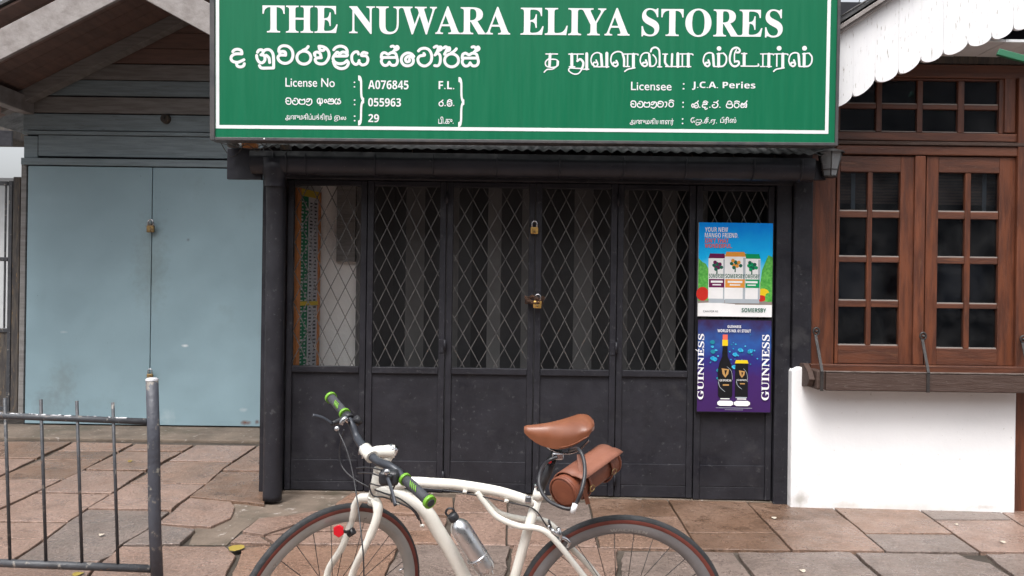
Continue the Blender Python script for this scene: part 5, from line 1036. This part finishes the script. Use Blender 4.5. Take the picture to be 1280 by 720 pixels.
# brakes at the rear and drivetrain
mb = MB().tube(cat([B(686, 655, .03), B(691, 664, .034), B(697, 671, .03), B(706, 671, .025), B(712, 676, .028), B(709, 682, .026)], 5), .0065, 10)
mb.build('rear_brake', M['chrome'], bike); MB().tube([B(698, 658, .03), B(701, 667, .032), B(700, 676, .03)], .007, 10).build('brake_arm', M['chrome'], bike); MB().tube([B(690, 660, .038), B(699, 668, .038)], .005, 8).build('brake_bolt', M['alu'], bike); MB().tube([B(686, 648, .03), B(689, 658, .034)], .004, 8).build('cable_adjuster', M['bpl'], bike)
MB().lathe([(.0, .03), (.09, .03), (.092, .034), (.0, .034)], BBp, -nb, 40).build('chainring', M['bpl'], bike)
MB().lathe([(0, .036), (.05, .034), (.052, .03), (0, .028)], rcen, -nb, 30).build('sprocket', M['iron'], bike)
for z in (.088, -.088): MB().tube([BBp - nb * .034 + up * z, rcen - nb * .036 + up * z * .56], .004, 6).build('chain', M['iron'], bike)
for s_ in (1, -1):
    e_ = BBp + nb * .07 * s_ + Vector((-1, 0, .25)).normalized() * .165 * s_; MB().tube([BBp + nb * .05 * s_, e_], [.014, .010], 10).build('crank', M['chrome'], bike)
    MB().box(e_.x - .045, e_.x + .045, min(e_.y, e_.y - .1 * s_), max(e_.y, e_.y - .1 * s_), e_.z - .012, e_.z + .012).build('pedal', M['bpl'], bike, bevel=.006)
MB().tube([BBp - nb * .05, BBp + nb * .05], .024, 16).build('bottom_bracket', M['frame'], bike)
kp = BBp + nb * .04 + Vector((.07, 0, 0)); MB().tube([kp, Vector((kp.x + .05, kp.y - .14, .008))], .008, 8).build('kickstand', M['bpl'], bike)
# front reflector
bike.rotation_euler = (0, .011, 0); bike.location.z = -.002; bike.location.x -= .008
rf = B(424.5, 664, .02)
o = MB().add([rf + Vector(v) for v in [(0, -.012, .022), (.016, -.012, .014), (.018, -.012, -.01), (.002, -.012, -.022), (-.016, -.012, -.012), (-.018, -.012, .012), (0, .004, .018), (.013, .004, .011), (.014, .004, -.008), (.002, .004, -.018), (-.013, .004, -.01), (-.014, .004, .01)]],
             [(0, 1, 2, 3, 4, 5), (11, 10, 9, 8, 7, 6)] + [(i, i + 6, (i + 1) % 6 + 6, (i + 1) % 6) for i in range(6)]).build('red_reflector', M['red'], bike, bevel=.003)
MB().tube([rf, B(433, 666, .0), B(439, 665, -.03)], .005, 8).build('reflector_arm', M['bpl'], bike); MB().tube([B(436, 669, -.03), B(443, 664, -.03)], .012, 10).build('reflector_clip', M['bpl'], bike)
# bottle
b0, b1 = B(609.5, 714, .05), B(570, 652, .05); ax = (b1 - b0).normalized(); L_ = (b1 - b0).length
bt = thing('water_bottle', b0, 'silver aluminium water bottle with black cap on the bicycle down tube', 'bottle')
MB().lathe([(0, 0), (.022, 0), (.0305, .006), (.0325, .02), (.0325, L_ - .035), (.0305, L_ - .018), (.022, L_ - .004), (.013, L_ + .004), (.012, L_ + .014), (0, L_ + .014)], b0, ax, 28).build('body', M['alu'], bt)
MB().lathe([(.0155, L_ + .006), (.017, L_ + .01), (.017, L_ + .026), (.013, L_ + .03), (0, L_ + .03)], b0, ax, 18).build('cap', M['bpl'], bt)
tp = b0 + ax * (L_ + .03); sdv = ax.cross(nb).normalized(); MB().tube(cat([tp + sdv * .012 - ax * .002, tp + sdv * .013 + ax * .012, tp + ax * .02, tp - sdv * .013 + ax * .012, tp - sdv * .012 - ax * .002], 4), .0036, 8).build('cap_loop', M['bpl'], bt)
cg = [b0 + ax * .06 + (nb * math.cos(a) + sdv * math.sin(a)) * .0345 for a in [k * math.pi / 10 for k in range(20)]]
MB().tube(cg, .0028, 6, closed=True).build('bottle_cage_ring', M['alu'], bike)
for s_ in (-1, 1): MB().tube(cat([b0 + ax * .11 - nb * .035 + sdv * .02 * s_, b0 + ax * .02 - nb * .03 + sdv * .024 * s_, b0 - ax * .006 + sdv * .016 * s_, b0 - ax * .006 + nb * .01 + sdv * .016 * s_, b0 + ax * .06 + nb * .034 + sdv * .006 * s_], 4), .0026, 6).build('bottle_cage_wire', M['alu'], bike)
MB().tube([b0 + ax * .02 - nb * .035, b0 + ax * .12 - nb * .035], .006, 8).build('cage_mount', M['bpl'], bike)
# saddle roll bag
n0, n1 = P(703, 616, CAM.y + 2.37), P(761, 574, CAM.y + 2.56); ax = (n1 - n0).normalized(); L_ = (n1 - n0).length; RB = .046
bg = thing('saddle_bag', n0, 'brown leather roll bag strapped under the bicycle saddle', 'bag')
MB().lathe([(0, .003), (RB * .8, .0), (RB, .004), (RB * 1.02, .02), (RB * .98, L_ * .5), (RB * 1.02, L_ - .02), (RB, L_ - .004), (0, L_)], n0, ax, 36).build('roll', M['bag'], bg)
for h in (.004, L_ - .004): MB().lathe([(RB * .96, h - .004), (RB * 1.06, h - .003), (RB * 1.06, h + .003), (RB * .96, h + .004)], n0, ax, 36).build('edge_piping', M['bag'], bg)
uu = (Vector((0, 0, 1)) - ax * ax.z).normalized(); vv = ax.cross(uu); vv = vv if vv.x > 0 else -vv
arcp = lambda t, h, r_: n0 + ax * h + (uu * math.cos(t) + vv * math.sin(t)) * r_
mb = MB(); vs = []; NT = 14
for j in range(7):
    h = L_ * (.1 + .86 * j / 6)
    for i in range(NT + 1):
        t = -1.5 + 2.55 * i / NT; rr = RB * 1.05 + .003 + (.022 * ((t - .5) / .55) if t > .5 else 0); vs.append(arcp(t, h, rr))
m_ = NT + 1; fs = [(j * m_ + i, j * m_ + i + 1, (j + 1) * m_ + i + 1, (j + 1) * m_ + i) for j in range(6) for i in range(NT)]
fl = mb.add(vs, fs, 0, True).build('flap', M['bagflap'], bg); sl_ = fl.modifiers.new('thick', 'SOLIDIFY'); sl_.thickness = .004; sl_.offset = 1
for h in (L_ * .3, L_ * .78):
    MB().tube([arcp(t, h, RB * 1.12) for t in [-2.6 + k * .25 for k in range(23)]], .0075, 8, ell=.4).build('strap', M['bag'], bg)
    c = arcp(1.75, h, RB * 1.2); MB().tube([c + ax * .012 * math.cos(a) + uu * .009 * math.sin(a) for a in [k * math.pi / 4 for k in range(8)]], .002, 6, closed=True).build('buckle', M['oldbrass'], bg)
MB().beam(P(724, 568, CAM.y + 2.40), P(729, 610, CAM.y + 2.36), .014, .003, (0, 1, 0)).build('hanging_strap', M['bagflap'], bg); MB().beam(P(729, 606, CAM.y + 2.36), P(735, 630, CAM.y + 2.38), .013, .003, (0, 1, 0)).build('strap_end', M['bagflap'], bg)
# cable lock
lk = thing('cable_lock', B(700, 630, .06), 'black looped cable lock with white end hanging by the saddle bag', 'lock')
LP = lambda x, y, d: P(x, y, CAM.y + d)
MB().tube(cat([B(697, 571, .05), B(684, 577, .06), LP(675.5, 590, 2.42), LP(674.5, 608, 2.38), LP(683.6, 624, 2.34), LP(699, 633, 2.31), LP(712, 636, 2.3), LP(719, 631, 2.3), LP(726, 616, 2.3), LP(731, 592, 2.33), LP(729, 572, 2.36), LP(722, 561, 2.4), B(712, 563, .04)], 6), .0056, 10).build('cable', M['bpl'], lk)
MB().tube([LP(719, 630, 2.29), LP(715.5, 641, 2.29)], .0078, 12).build('lock_end', M['letter'], lk)

# ------------------------------------------------------------ small litter on the paving
for px, py, s_, c, lb in ((163, 576, .025, 'leaf', 'small yellow leaf on the paving behind the railing post'), (98, 717, .03, 'leaf', 'yellow leaf at the bottom edge beside the railing'), (296, 685, .05, 'leaf', 'yellow-green scrap in the paving crack left of the front wheel'),
                          (127, 668, .018, 'dryleaf', 'tiny pale chip on the grey slab behind the railing'), (967, 647, .02, 'dryleaf', 'tiny pale chip on the paving in front of the posters'), (1003, 713, .02, 'dryleaf', 'tiny pale chip on the slab at the bottom right'),
                          (1253, 677, .02, 'dryleaf', 'tiny pale chip near the right edge of the paving'), (1195, 655, .014, 'dryleaf', 'tiny pale chip on the paving before the white wall')):
    c_ = G(px, py, .008); pts = [c_ + Vector((s_ * math.cos(a) * rnd.uniform(.6, 1), s_ * 1.3 * math.sin(a) * rnd.uniform(.6, 1), .003 * math.cos(2 * a))) for a in [k * math.pi / 4 for k in range(8)]]
    o = MB().add(pts + [p + Vector((0, 0, .0015)) for p in pts], [tuple(range(8)), tuple(range(15, 7, -1))] + [(i, i + 8, (i + 1) % 8 + 8, (i + 1) % 8) for i in range(8)]).build('fallen_leaf' if c == 'leaf' else 'stone_chip', M[c]); tag(o, lb, 'leaf' if c == 'leaf' else 'chip')
gm = MB()
for k in range(420):
    x_, y_ = rnd.uniform(-2.9, 3.3), rnd.uniform(-1.7, 1.9) if rnd.random() < .5 else rnd.uniform(-.35, -.1)
    if x_ > -1.6 and y_ > -.1: continue
    s_ = rnd.uniform(.0012, .0035); zz = .005 + zg(x_); gm.add([(x_ - s_, y_, zz), (x_ + s_, y_ - s_, zz), (x_, y_ + s_, zz), (x_, y_, zz + s_)], [(0, 1, 3), (1, 2, 3), (2, 0, 3)])
gm.build('grit', M['putty'], None, kind='stuff')
for o in bpy.data.objects:
    if '_o' in o: del o['_o']
